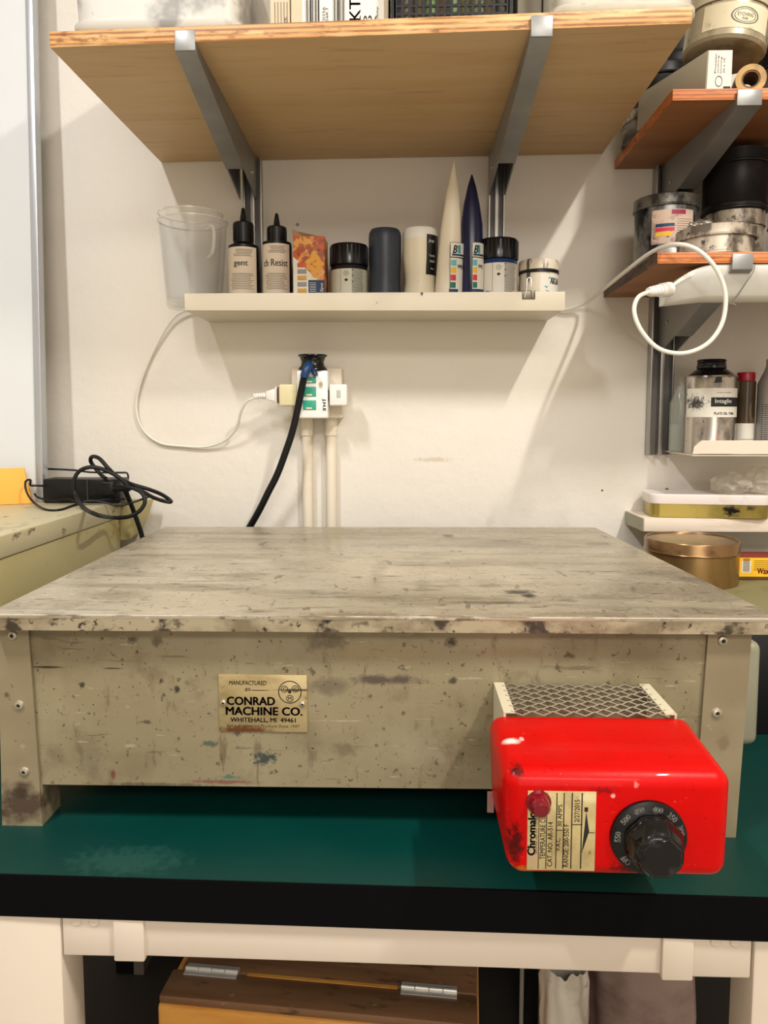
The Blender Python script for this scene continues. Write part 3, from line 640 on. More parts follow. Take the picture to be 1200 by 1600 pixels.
# things on the plywood shelf
def top_z(x): return shz(x) + ST
def bin_(x0, x1, yf, yb, h, label, m_, rimo=.006, tz=None, rz=0):
    z0 = tz if tz else top_z(x0 if x0 > 0 else x1) + .0005
    t = thing('storage_bin', label, 'storage bin', ((x0 + x1) / 2, (yf + yb) / 2, z0), rz)
    bm_ = bmesh.new(); w2, d2 = (x1 - x0) / 2, (yb - yf) / 2
    def rr(w_, d_, z, r=.03, n=6):
        out = []
        for (sx, sy, s0) in ((1, 1, 0), (-1, 1, 90), (-1, -1, 180), (1, -1, 270)):
            for k in range(n + 1):
                a_ = R(s0 + 90 * k / n); out.append(bm_.verts.new((sx * (w_ - r) + r * math.cos(a_), sy * (d_ - r) + r * math.sin(a_), z)))
        return out
    rings = [rr(w2 - .010, d2 - .010, 0), rr(w2 - .004, d2 - .004, .003), rr(w2, d2, .010), rr(w2, d2, .016), rr(w2 - .004, d2 - .004, .018), rr(w2, d2, h), rr(w2 - .003, d2 - .003, h), rr(w2 - .012, d2 - .012, .006)]
    n = len(rings[0])
    for j in range(len(rings) - 1):
        for i in range(n): bm_.faces.new([rings[j][i], rings[j][(i + 1) % n], rings[j + 1][(i + 1) % n], rings[j + 1][i]])
    bm_.faces.new(rings[0][::-1]); bm_.faces.new(rings[-1])
    bmesh.ops.recalc_face_normals(bm_, faces=bm_.faces)
    mb = MB(); mb._merge(bm_); mb.build('tub', m_, t, local=True)
    return t
M['binL'] = mat('smudged_white_bin', (200, 197, 188), .4, layers=[('n', (12, 12, 12), .50, .62, (110, 108, 104), .7), ('n', (50, 50, 50), .66, .74, (60, 58, 56), .7)])
M['binR'] = mat('grey_white_bin', (190, 184, 168), .45, layers=[('n', (10, 30, 30), .5, .7, (140, 132, 116), .7), ('n', (60, 60, 60), .68, .74, (60, 54, 48), .7)])
bin_(PY(103, 45, -.42).x, PY(383, 45, -.40).x, -.418, -.10, .16, 'white plastic bin with dark smudges, left on the plywood shelf', M['binL'])
bin_(PY(852, 20, -.40).x, PY(1092, 20, -.42).x, -.432, -.12, .16, 'grey-white plastic bin at the right end of the plywood shelf', M['binR'])
def carton(x0, x1, yf, h, d_, label, m_):
    z0 = top_z((x0 + x1) / 2) + .0008
    t = thing('cardboard_box', label, 'box', ((x0 + x1) / 2, yf + d_ / 2, z0))
    MB().box((x0, yf, z0), (x1, yf + d_, z0 + h), .001).build('box', m_, t)
    return t, z0
M['carton'] = mat('pale_carton', (206, 192, 164), .7, layers=[('n', (8, 8, 8), .5, .7, (190, 172, 140), .6)])
x0, x1 = PY(421, 20, -.39).x, PY(452, 20, -.39).x
t, z0 = carton(x0, x1, -.385, .14, .12, 'narrow pale carton beside the smudged white bin', M['carton'])
tm = MB()
for k in range(5): tm.box((x0 + .006 + k * .004, -.3856, z0 + .012), (x0 + .0066 + k * .004, -.3851, z0 + .05))
tm.text('566ZK', (x0 + .022, -.3858, z0 + .012), .02, .004, right=(0, 0, 1), up=(-1, 0, 0)); tm.build('lettering', M['inkgrey'], t, smooth=False)
x0, x1 = PY(454, 20, -.39).x, PY(607, 20, -.39).x
t, z0 = carton(x0, x1, -.387, .15, .14, 'labelled shipping carton with barcodes on the plywood shelf', M['carton'])
xx = lambda p: PY(p, 20, -.388).x
lb = MB().box((xx(472), -.3876, z0 + .002), (xx(600), -.3868, z0 + .10)).build('shipping_label', M['lblwhite'], t)
tm = MB(); Yb = -.3880
barcode(tm, xx(477), xx(500), z0 + .006, z0 + .05, Yb, 16); barcode(tm, xx(520), xx(540), z0 + .006, z0 + .05, Yb, 14)
tm.text('XKT', (xx(563), Yb, z0 + .006), .045, xx(561) - xx(544), right=(0, 0, 1), up=(-1, 0, 0), bold=.01)
tm.text('1026', (xx(562), Yb, z0 + .010), xx(590) - xx(562), .020, bold=.0)
tm.text('KT', (xx(544), Yb, z0 + .008), xx(560) - xx(544), .014)
for p_, s in ((503, '02KT0256'), (508, 'KT0256KT'), (587, 'Quantity')): tm.text(s, (xx(p_) + .004, Yb, z0 + .006), .035, .0035, right=(0, 0, 1), up=(-1, 0, 0))
tm.text('5200', (xx(575), Yb, z0 + .004), .02, .003)
tm.build('lettering', M['ink'], lb, smooth=False)
# perforated basket
x0, x1 = PY(611, 20, -.40).x, PY(800, 20, -.40).x
z0 = top_z(0) + .001
bk = thing('perforated_basket', 'black perforated plastic basket in the middle of the plywood shelf', 'basket', ((x0 + x1) / 2, -.33, z0))
m = MB(); yf = -.41; W_ = x1 - x0; hb_ = .12
m.box((x0, yf, z0), (x1, yf + .16, z0 + .004)); m.box((x0, yf + .157, z0 + .004), (x1, yf + .16, z0 + hb_)); m.box((x0, yf, z0 + .004), (x0 + .006, yf + .157, z0 + hb_)); m.box((x1 - .006, yf, z0 + .004), (x1, yf + .157, z0 + hb_))
m.box((x0, yf, z0 + .004), (x1, yf + .003, z0 + .008)); m.box((x0, yf - .002, z0 + hb_ - .008), (x1, yf + .003, z0 + hb_))
n = 17
for i in range(n): xq = x0 + .004 + (W_ - .012) * i / (n - 1); m.box((xq, yf, z0 + .008), (xq + .0035, yf + .0025, z0 + hb_ - .008))
for j in range(11): zq = z0 + .017 + j * .0098; m.box((x0 + .006, yf + .0003, zq), (x1 - .006, yf + .0022, zq + .003))
m.build('basket', M['black'], bk)
for i in range(9):
    px_ = x0 + .02 + i * .0155; pb = MB().lathe([(0, 0), (.006, .002), (.0068, .03), (.006, .09), (0, .092)], (px_, yf + .03 + (i % 2) * .02, z0 + .0045), 12).build('paint_tube', mat('pale_tube_%d' % i, (150 + (i * 37) % 70, 140 + (i * 23) % 60, 120), .5))
    tag(pb, 'pale paint tube standing inside the black perforated basket', 'paint tube', 'tubes in the black basket')
x0, x1 = PY(806, 20, -.36).x, PY(845, 20, -.36).x
b_ = MB().box((x0, -.37, top_z(.15) + .0008), (x1, -.22, top_z(.15) + .15), .003).build('cardboard_box', mat('grey_card', (140, 134, 118), .7)); tag(b_, 'plain grey box between the black basket and the grey-white bin', 'box')

# ================================================================== WHITE LEDGE
LDY = -.150; LZ0 = 1.4145; LFZ = 1.4265; LTOP = 1.4425
xl, xr = -.3665, .2575
lg = thing('picture_ledge', 'narrow white wall ledge with a front lip holding bottles and jars', 'shelf', (-.05, -.07, LZ0))
MB().box((xl, LDY + .004, LZ0), (xr, -.001, LFZ), .001).build('ledge_floor', M['white'], lg)
m = MB(); m.hexa([(xl, LDY - .004, LZ0), (xr, LDY - .004, LZ0 - .003), (xr, LDY + .004, LZ0 - .003), (xl, LDY + .004, LZ0)], [(xl, LDY - .004, LTOP), (xr, LDY - .004, LTOP), (xr, LDY + .004, LTOP), (xl, LDY + .004, LTOP)], .0012)
m.build('front_lip', mat('lip_laminate', (206, 196, 174), .45, layers=[('n', (40, 40, 40), .7, .74, (120, 100, 80), .6), ('b', (PY(659, 461, LDY).x, LDY, LTOP - .002), (.0022, .02, .004), (40, 34, 30), 1, .1)], origin=(-.05, -.07, LZ0)), lg)
BZ = LFZ + .0003
def zx(px, Y, py=400): return PY(px, py, Y).x
def zzz(py, Y, px=600): return PY(px, py, Y).z

# clear beakers
M['clear'] = mat('clear_plastic', (244, 243, 236), .16, alpha=.13, spec=.8)
M['clear2'] = mat('clear_plastic_edge', (244, 242, 234), .16, alpha=.35, spec=.9)
def beaker(x, y, z0, r, h, label, hand=True):
    t = thing('measuring_beaker', label, 'beaker', (x, y, z0), 0, None)
    m = MB(); m.lathe([(0, 0), (r * .76, 0), (r * .80, .004), (r * .985, h - .004), (r, h), (r - .002, h), (r * .97, h - .006), (r * .78, .006), (0, .005)], seg=40)
    m.build('cup', M['clear'], t, local=True)
    MB().lathe([(r - .0012, h - .0015), (r + .0012, h - .0012), (r + .0012, h + .0012), (r - .0012, h + .0012), (r - .0012, h - .0015)], seg=40).build('rim', M['clear2'], t, local=True)
    if hand:
        hr = Matrix.Rotation(R(-48), 3, 'Z')
        MB().tube([hr @ Vector(v) for v in ((r * .93, 0, h * .86), (r + .012, 0, h * .87), (r + .017, 0, h * .74), (r + .010, 0, h * .58), (r * .88, 0, h * .54))], .0030, 8, 4).build('handle', M['clear2'], t, local=True)
    return t
Yb_ = -.088
bx0, bx1 = zx(250, Yb_), zx(355, Yb_)
rr_ = (bx1 - bx0) / 2; bh = zzz(345, Yb_) - BZ
beaker((bx0 + bx1) / 2, Yb_, BZ, rr_, bh, 'outer clear plastic beaker overhanging the left end of the white ledge')
beaker((bx0 + bx1) / 2 - .004, Yb_ + .002, BZ + .0135, rr_ * .93, bh - .0005, 'clear plastic beaker nested inside the outer beaker, rim higher', False)

def spout_bottle(pl, pr, ptip, pcap, psh, plab, Y, label, text, ta, rz=0):
    x0, x1 = zx(pl, Y), zx(pr, Y); r = (x1 - x0) / 2; x = (x0 + x1) / 2
    H = lambda p: zzz(p, Y) - BZ
    t = thing('squeeze_bottle', label, 'bottle', (x, Y, BZ), rz)
    hs_, hc, ht, hl = H(psh), H(pcap), H(ptip), H(plab)
    M_ = M['black']
    MB().lathe([(0, 0), (r * .94, 0), (r, .003), (r, hl - .002), (r * .97, hl + .004), (r * .70, hs_ - .005), (r * .5, hs_)], seg=32).build('bottle', M_, t, local=True)
    m = MB(); m.lathe([(r * .5, hs_ - .004), (r * .62, hs_ - .003), (r * .66, hc - .002), (r * .60, hc), (r * .26, hc + .001), (r * .22, hc + .003), (r * .19, hc + .010), (r * .11, ht - .002), (r * .06, ht), (0, ht)], seg=32, fn=lambda a, z: 1)
    for k in range(18):
        a_ = 2 * math.pi * k / 18; m.box((-.0007, -r * .66 - .0004, hs_ - .001), (.0007, -r * .66 + .0006, hc - .004), mx=Matrix.Rotation(a_, 4, 'Z'))
    m.build('nozzle_cap', M['black'], t, local=True)
    lb = MB().patch(r + .0003, -1.9, 1.1, .001, hl - .001, n=24).build('label', M['lblbeige'], t, 'cream printed label', local=True)
    tm = MB(); R_ = r + .0006
    tw = R_ * .9 if len(text) < 5 else R_ * 1.75
    tm.text(text, (0, 0, H(421) if len(text) < 5 else H(419)), tw, .0105 if len(text) < 5 else .0115, wrap=(0, 0, R_, ta), bold=.025)
    rr = random.Random(len(text))
    for z in [hl - .006 - i * .0026 for i in range(5)]: tm.patch(R_, -.25 - rr.random() * .25, .8 - rr.random() * .2, z, z + .0008, n=8)
    for z in [H(431) - i * .0028 for i in range(10)]: tm.patch(R_, -.55 - rr.random() * .2, .85 - rr.random() * .25, z, z + .0008, n=8)
    tm.build('label_print', M['inkgrey'], lb, smooth=False, local=True)
spout_bottle(357, 405, 323, 347, 376, 388, -.085, 'black nozzle bottle with cream label reading gent, beside the clear beakers', 'gent', -.45)
spout_bottle(410, 456, 332, 354, 377, 383, -.085, 'black nozzle bottle with cream label reading Resist, beside the orange carton', 'ch Resist', -.85)

# orange carton
Yb_ = -.125
x0, x1 = zx(458, Yb_), zx(507, Yb_); h = zzz(368, Yb_) - BZ
pb = thing('paint_box', 'small orange patterned carton with an open flap on the white ledge', 'box', ((x0 + x1) / 2, -.10, BZ))
M['art'] = mat('orange_patterned_card', (206, 96, 52), .5, layers=[('n', (40, 40, 40), .45, .55, (150, 84, 60), .9), ('n', (60, 60, 60), .5, .56, (228, 168, 90), .9), ('n', (90, 90, 90), .60, .66, (110, 34, 20), .8)])
HB = lambda p_: zzz(p_, -.125) - BZ
w2 = (x1 - x0) / 2
m = MB(); m.box((-w2, -.025, 0), (w2, .028, h), .0006); m.build('carton', M['art'], pb, local=True)
m = MB()
m.quad((-w2, -.0253, .0), (w2, -.0253, .0), (w2, -.0253, HB(447)), (-w2, -.0253, HB(400))); m.build('white_panel', M['lblwhite'], pb, local=True)
m = MB(); m.quad((-.001, -.0256, .0), (w2, -.0256, .0), (w2, -.0256, HB(437)), (-.001, -.0256, HB(437))); bpn = m.build('blue_panel', M['nav'], pb, local=True)
tm = MB(); tm.text('Spe', (w2 - .0015, -.0258, HB(456)), .015, .006, right=(0, 0, 1), up=(-1, 0, 0), shear=.2)
for i in range(6): tm.box((.001, -.0259, HB(455) + i * .0028), (.012, -.0257, HB(455) + .0007 + i * .0028))
tm.build('print', M['inkwhite'], pb, smooth=False, local=True)
for i, c_ in enumerate(('red', 'inkgrey', 'yel', 'inkgrey', 'yel')):
    mm = {'red': mat('swatch_orange', (196, 92, 52), .5), 'inkgrey': mat('swatch_grey', (150, 144, 138), .5), 'yel': mat('swatch_ochre', (204, 160, 60), .5)}[c_]
    MB().box((-w2 + .007, -.0259, HB(417) - i * .0105), (-.004, -.0254, HB(410) - i * .0105), .0001).build('swatch', mm, pb, local=True)
m = MB(); fl_ = [(-.01, .004), (.0, .02), (-.012, .022), (.006, .032)]
for k in range(7):
    a_ = k * .9; m.lathe([(0, 0), (.0075, .0003), (0, .0006)], seg=12, mx=Matrix.Translation((.009 + .007 * math.cos(a_), -.0255, .0 + HB(412) + .013 * math.sin(a_))) @ Matrix.Rotation(a_, 4, 'Y') @ Matrix.Rotation(R(90), 4, 'X') @ Matrix.Diagonal((1.4, .6, 1, 1)))
m.build('flower_print', mat('flower_yellow', (226, 160, 58), .5), pb, local=True)
m = MB(); m.hexa([(-w2, -.022, h), (-w2 + .016, -.0245, h), (-w2 + .0165, -.0235, h), (-w2, -.021, h)], [(-w2 - .001, -.018, h + .013), (-w2 + .004, -.02, h + .011), (-w2 + .004, -.019, h + .011), (-w2 - .001, -.017, h + .013)])
m.quad((-w2, -.024, h), (-w2, .02, h), (-w2 - .002, .012, h + .013), (-w2 - .002, -.016, h + .013)); m.quad((-w2 + .001, -.0235, h), (w2 - .004, -.02, h), (w2 - .01, -.006, h + .004), (-w2 + .002, -.01, h + .012))
m.build('flap', mat('brown_card', (170, 132, 98), .7), pb, local=True)

def ribbed_lid(m, r, z0, z1, n=30):
    m.lathe([(r * .97, z0), (r, z0 + .001), (r, z1 - .003), (r * .96, z1 - .0005), (r * .88, z1), (0, z1 - .0005)], seg=40)
    for k in range(n): m.box((-.0012, -r - .0007, z0 + .002), (.0012, -r + .0005, z1 - .004), mx=Matrix.Rotation(2 * math.pi * k / n, 4, 'Z'))
def jar(pl, pr, ptop, plid, Y, label, body, lblm, rz=0, blank=None):
    x0, x1 = zx(pl, Y - .02), zx(pr, Y - .02); r = (x1 - x0) / 2; x = (x0 + x1) / 2
    H = lambda p: zzz(p, Y - r) - BZ
    t = thing('paint_jar', label, 'paint jar', (x, Y, BZ), rz)
    hl, ht = H(plid), H(ptop)
    MB().lathe([(0, 0), (r * .93, 0), (r * .97, .003), (r * .97, hl - .003), (r * .9, hl), (r * .85, hl + .004), (0, hl + .004)], seg=40).build('jar', body, t, local=True)
    m = MB(); ribbed_lid(m, r, hl, ht); m.build('lid', M['blacklid'], t, 'glossy black ribbed lid', local=True)
    hh = hl - .008
    lb = MB().patch(r * .972 + .0003, -1.5, 1.5, .002, hh, n=28).build('label', lblm, t, local=True)
    tm = MB(); R_ = r * .972 + .0006
    barcode(tm, -R_ * .8, -R_ * .5, .004, .022, 0, 12, wrap=R_)
    for i in range(3): tm.patch(R_, -1.2, -.95, .004 + i * .006, .006 + i * .006, n=4)
    tm.patch(R_, -.40, -.385, .002, hh, n=1)
    b = bmesh.new()
    for (cz, rad, rin) in ((hh - .008, .0042, .0036),):
        prev = None; vs = []
        for i in range(24):
            a_ = 2 * math.pi * i / 24
            vs.append([b.verts.new((R_ * math.sin(-.08 + q_ * math.cos(a_) / R_), -R_ * math.cos(-.08 + q_ * math.cos(a_) / R_), cz + q_ * math.sin(a_))) for q_ in (rin, rad)])
        for i in range(24): b.faces.new([vs[i][0], vs[(i + 1) % 24][0], vs[(i + 1) % 24][1], vs[i][1]])
    tm._merge(b)
    tm.text('AP', (0, 0, hh - .0098), .004, .0035, wrap=(0, 0, R_, -.14))
    dz = hh - .019; da = .0035 / R_
    tm.quad(*[(R_ * math.sin(u), -R_ * math.cos(u), v) for u, v in ((-.08 - da, dz), (-.08, dz - .0028), (-.08 + da, dz), (-.08, dz + .0028))])
    for i in range(3): tm.patch(R_, -.28, .10, .003 + i * .0018, .0037 + i * .0018, n=4)
    rr = random.Random(int(pl))
    for i in range(int(hh / .0019) - 1): tm.patch(R_, .22, .95 - rr.random() * .12, .003 + i * .0019, .0037 + i * .0019, n=6)
    for i in range(3): tm.patch(R_, .22, .28, hh - .003 - i * .010, hh - .001 - i * .010, n=2)
    tm.build('label_print', M['ink'], lb, smooth=False, local=True)
    return t
M['jarblk'] = mat('dark_jar', (26, 26, 30), .3); M['jarblue'] = mat('blue_jar', (30, 56, 104), .3)
jar(514, 574, 377, 411, -.085, 'small paint jar with black lid and pale label beside the orange carton', M['jarblk'], M['lblgreen'])
jar(749, 812, 370, 403, -.098, 'blue paint jar with black lid and white label beside the navy piping cone', M['jarblue'], M['lblwhite'])

def soft_bottle(pl, pr, ptop, Y, label, m_, prof, cat='bottle', name='paint_bottle'):
    x0, x1 = zx(pl, Y), zx(pr, Y); r = (x1 - x0) / 2; x = (x0 + x1) / 2; h = zzz(ptop, Y) - BZ
    t = thing(name, label, cat, (x, Y, BZ))
    return t, r, h
t, r, h = soft_bottle(576, 627, 360, -.085, 'dark slate blue bottle without a label on the white ledge', None, None)
MB().lathe([(0, 0), (r * .93, 0), (r, .004), (r, h * .16), (r * .94, h * .30), (r * .94, h * .45), (r * .99, h * .6), (r, h * .9), (r * .97, h * .96), (r * .86, h), (0, h)], seg=40).build('bottle', mat('slate_blue_plastic', (48, 54, 66), .4, layers=[('n', (40, 40, 14), .58, .72, (84, 92, 104), .5)]), t, local=True)
t, r, h = soft_bottle(629, 684, 360, -.085, 'cream bottle with a black curved label beside the white piping cone', None, None)
cr = mat('cream_plastic', (232, 222, 196), .4, layers=[('n', (50, 50, 50), .68, .74, (160, 140, 100), .5)])
MB().lathe([(0, 0), (r * .93, 0), (r * .98, .004), (r * .97, h * .14), (r * .86, h * .32), (r * .88, h * .42), (r * .99, h * .62), (r, h * .84), (r * .99, h * .855)], seg=40).build('bottle', cr, t, local=True)
MB().lathe([(r * .99, h * .855), (r * 1.0, h * .865), (r * .99, h * .95), (r * .9, h), (0, h)], seg=40).build('cap', M['offwhite'], t, local=True)
def lr(z):
    k = z / h
    pts = [(0, .93), (.14, .97), (.32, .86), (.42, .88), (.62, .99), (.84, 1.0), (1, 1)]
    for (a_, p_), (b_, q_) in zip(pts, pts[1:]):
        if a_ <= k <= b_: return (p_ + (q_ - p_) * (k - a_) / (b_ - a_)) * r + .0006
    return r + .0006
lb = MB().patch(0, .35, 1.4, h * .40, h * .90, rf=lr).build('label', M['blacklid'], t, 'black curved label', local=True)
tm = MB(); tm.text('Jacqu', (0, 0, h * .79), .0125, .007, wrap=(0, 0, r + .0009, .44), shear=.3); tm.text('Textile', (0, 0, h * .62), .012, .004, wrap=(0, 0, r + .0009, .5)); tm.text('Relief', (0, 0, h * .55), .010, .004, wrap=(0, 0, r + .0009, .55)); tm.text('fluid', (0, 0, h * .46), .006, .003, wrap=(0, 0, r + .0006, .6))
tm.build('label_print', M['inkwhite'], lb, smooth=False, local=True)

def cone(pl, pr, ptipx, ptipy, Y, label, m_, clip=False):
    x0, x1 = zx(pl, Y), zx(pr, Y); r = (x1 - x0) / 2; x = (x0 + x1) / 2; h = zzz(ptipy, Y) - BZ; tx = zx(ptipx, Y, 300) - x
    t = thing('piping_cone', label, 'piping cone', (x, Y, BZ))
    prof = [(0, 0), (.95, 0), (1, .015), (.98, .12), (.90, .35), (.72, .55), (.45, .78), (.16, .93), (.02, 1), (0, 1)] if not clip else [(0, 0), (.95, 0), (1, .015), (.98, .2), (1.0, .4), (.92, .62), (.66, .78), (.35, .91), (.05, 1), (0, 1)]
    b = bmesh.new(); n = 28; rows = []
    for (q_, z) in prof:
        row = []
        for i in range(n):
            a_ = 2 * math.pi * i / n; f = q_ * r; fy_ = q_ * r * (1 - .55 * z)
            row.append(b.verts.new((tx * z + f * math.sin(a_), -fy_ * math.cos(a_), h * z)))
        rows.append(row)
    for j in range(len(rows) - 1):
        for i in range(n): b.faces.new([rows[j][i], rows[j][(i + 1) % n], rows[j + 1][(i + 1) % n], rows[j + 1][i]])
    bmesh.ops.remove_doubles(b, verts=b.verts, dist=1e-6)
    MB()._merge(b).build('cone', m_, t, local=True)
    def rf(z): return r * 1.0 + .0006
    tt = lambda z: tx * z / h
    lx = lambda u, z: None
    # label: flat strip wrapped on the right half of the front
    c2 = (0, 0); a0_, a1_ = -.05, 1.2
    def P_(m, A0, A1, z0, z1, o): m.patch(r + o, A0, A1, z0, z1, c=(tt((z0 + z1) / 2), 0), n=8)
    HC = lambda p_: zzz(p_, Y - r * .85) - BZ
    lz = HC(380)
    m = MB(); P_(m, a0_, a1_, .0, HC(404), .0008); P_(m, a0_, a1_, HC(402.5), lz, .0008); lb = m.build('label', M['lblwhite'], t, 'small printed label', local=True)
    for k, c_ in enumerate(('grn', 'red', 'yel', 'sky')):
        m = MB(); P_(m, a0_ + .06, a0_ + .42, HC(451 - k * 11.5), HC(442 - k * 11.5), .0012); m.build('swatch', M[c_], lb, local=True)
    m = MB(); P_(m, a0_, a1_, 0, HC(452.5), .0012); P_(m, a0_ + .1, a1_ - .1, HC(401), HC(398), .0012); m.build('blue_band', M['nav'], lb, local=True)
    m = MB(); m.text('B', (0, 0, HC(397)), .0075, .0125, wrap=(tt(lz * .9), 0, r + .0012, .10), shear=.3, bold=.04); m.text('PFE', (0, 0, HC(420)), .010, .0055, wrap=(tt(lz * .6), 0, r + .0012, .5), bold=.03)
    P_(m, a0_, a1_, lz - .0006, lz, .0012); P_(m, a0_, a1_, HC(404), HC(403), .0012); P_(m, a0_, a0_ + .03, 0, lz, .0012)
    m.build('label_print', M['ink'], lb, smooth=False, local=True)
    m = MB(); P_(m, .45, .66, HC(397), HC(384), .0011); m.build('teal_mark', M['teal'], lb, local=True)
    return t
cone(679, 724, 709, 253, -.108, 'tall white piping cone filled with paint, between cream bottle and navy cone', mat('white_film', (230, 220, 196), .35, layers=[('n', (30, 30, 8), .6, .75, (214, 200, 168), .5)]))
cone(719, 756, 737, 274, -.112, 'tall navy piping cone filled with paint, left of the blue jar', mat('navy_film', (22, 26, 58), .25, layers=[('n', (60, 60, 4), .55, .7, (36, 42, 84), .6)]), True)

# small dirty jar
Yb_ = -.095
x0, x1 = zx(815, Yb_ - .03), zx(879, Yb_ - .03); r = (x1 - x0) / 2; h = zzz(404, Yb_ - r) - BZ
t = thing('ink_jar', 'short white ink jar streaked with black, at the right end of the ledge', 'ink jar', ((x0 + x1) / 2, Yb_, BZ))
M['inkjar'] = mat('streaked_white_jar', (220, 210, 190), .4, layers=[('n', (70, 70, 16), .58, .66, (34, 30, 28), .9), ('n', (20, 20, 20), .6, .7, (180, 166, 140), .6)])
MB().lathe([(0, 0), (r * .92, 0), (r * .96, .003), (r * .96, h * .70), (0, h * .70)], seg=40).build('jar', M['inkjar'], t, local=True)
MB().lathe([(r * .97, h * .70), (r, h * .70), (r, h * .76), (r * .97, h * .77), (0, h * .77)], seg=40).build('seal', M['black'], t, local=True)
MB().lathe([(r * .98, h * .77), (r, h * .78), (r, h * .96), (r * .95, h), (0, h)], seg=40).build('lid', M['inkjar'], t, local=True)
lb = MB().patch(r * .965, -.1, 1.3, .003, h * .66, n=20).build('label', M['lblwhite'], t, local=True)
m = MB(); R_ = r * .972
m.quad(*[(R_ * math.sin(u), -R_ * math.cos(u), v) for u, v in ((.20, .022), (.36, .020), (.75, .042), (.58, .044))]); m.quad(*[(R_ * math.sin(u), -R_ * math.cos(u), v) for u, v in ((.14, .028), (.28, .026), (.55, .042), (.40, .045))]); m.build('teal_mark', M['teal'], lb, local=True)
m = MB(); m.text('AKUA', (0, 0, zzz(444, Yb_ - r) - BZ), .022, .0105, wrap=(0, 0, r * .98, .45), bold=.04, shear=.15); m.build('label_print', M['ink'], lb, smooth=False, local=True)

# binder clip
p = PY(826, 464, LDY - .004)
bc = thing('binder_clip', 'small steel binder clip hooked over the ledge lip below the ink jar', 'binder clip', (p.x, LDY, LTOP))
m = MB(); m.box((-.0105, -.0055, -.012), (.0105, -.0043, .0018), .0004); m.box((-.0105, .0043, -.010), (.0105, .0055, .0018), .0004); m.box((-.0105, -.0055, .0006), (.0105, .0055, .0018), .0004); m.build('clip', mat('tarnished_clip', (112, 104, 90), .35, .8), bc, local=True)
m = MB(); m.tube([(-.007, -.006, -.010), (-.004, -.008, .004), (-.003, -.007, .020), (.003, -.007, .020), (.004, -.008, .004), (.007, -.006, -.010)], .0008, 6, 3); m.build('wire_arm', M['chrome'], bc, local=True)

# ================================================================== SOCKET GROUP
def z6(zx_, zy, Y): return PY(zx_ / 4.8 + 350, zy / 4.8 + 520, Y)
def bx(m, x0, y0, x1, y1, Yf, Yb2, bev=.002, seg=3):
    p = z6(x0, y1, Yf); q_ = z6(x1, y0, Yf); return m.box((p.x, Yf, p.z), (q_.x, Yb2, q_.z), bev, seg)
so = thing('wall_socket', 'white surface mounted wall socket box fed by two conduits', 'socket', (z6(695, 0, 0).x, 0, 1.2))
m = MB(); bx(m, 508, 262, 884, 642, -.038, -.0005, .003); m.build('socket_box', M['paintedpipe'], so)
c1 = z6(625, 700, -.012); c2 = z6(803, 700, -.012)
for c_ in (c1, c2):
    top = z6(0, 640, -.012).z; cz = z6(0, 770, -.012).z
    m = MB(); m.cyl((c_.x, -.0125, .83), (c_.x, -.0125, cz), .0098, seg=20); pp = m.build('conduit', M['paintedpipe'], so)
    m = MB(); m.cyl((c_.x, -.0125, cz), (c_.x, -.0125, top + .003), .0118, seg=20); m.build('conduit_collar', M['paintedpipe'], so)
ad = thing('plug_adaptor', 'white multi plug adaptor with three green windows in the wall socket', 'adaptor', (z6(660, 0, -.06).x, -.05, z6(0, 600, -.06).z))
m = MB(); bx(m, 548, 282, 778, 642, -.075, -.0385, .003); m.build('body', mat('white_adaptor', (236, 234, 230), .3, layers=[('b', tuple(z6(725, 390, -.075)), (.004, .02, .006), (150, 130, 90), .9, .4, 200)], origin=tuple(ad.location)), ad)
for k, (y0, y1) in enumerate(((330, 378), (404, 478), (506, 578))):
    m = MB(); bx(m, 592, y0, 690, y1, -.0765, -.0745, .0008); wn = m.build('window', M['green_window'], ad, 'green window')
    m = MB(); bx(m, 615, y1 - 18, 660, y1 - 6, -.0772, -.0764, .0003); m.build('contact', M['neon'], wn)
tm = MB(); p0_ = z6(734, 496, -.0756); p1_ = z6(764, 586, -.0756)
tm.text('J.H.E', (p0_.x, -.0757, p0_.z), p0_.z - p1_.z, p1_.x - p0_.x, right=(0, 0, -1), up=(1, 0, 0), bold=.03); tm.build('lettering', M['ink'], ad, smooth=False)
# black plug on top with heavy cable
pc = z6(665, 230, -.058); zt_, zb_ = z6(0, 170, -.058).z, z6(0, 284, -.058).z
ct = z6(555, 0, -.058); rr_ = (z6(775, 0, -.058).x - ct.x) / 2
bp = thing('black_power_plug', 'black round plug with blue collar and thick black cable above the white adaptor', 'plug', (pc.x, -.058, zb_ + .0006))
hh = zt_ - zb_
MB().lathe([(0, 0), (rr_, 0), (rr_ * .98, hh * .08), (rr_ * .80, hh * .3), (rr_ * .76, hh * .55), (rr_ * .88, hh * .85), (rr_, hh * .92), (rr_ * .98, hh), (rr_ * .85, hh), (rr_ * .8, hh * .9), (0, hh * .9)], seg=40).build('plug_body', M['blacklid'], bp, local=True)
m = MB(); m.tube([z6(640, 240, -.075), z6(632, 250, -.088), z6(615, 285, -.094), z6(602, 335, -.094)], .0075, 14, 4); m.tube([z6(655, 262, -.078), z6(690, 318, -.084)], .0045, 10, 0); m.build('blue_collar', M['blue'], bp, 'blue taped collar')
cp = [(602, 330), (590, 380), (572, 470), (548, 590), (510, 750), (460, 900), (400, 1060), (330, 1200), (260, 1340), (185, 1470), (130, 1560)]
m = MB(); m.tube([z6(x, y, -.094 + .055 * i / 10) for i, (x, y) in enumerate(cp)], .0062, 12, 5); m.build('cable', M['rubber'], bp)
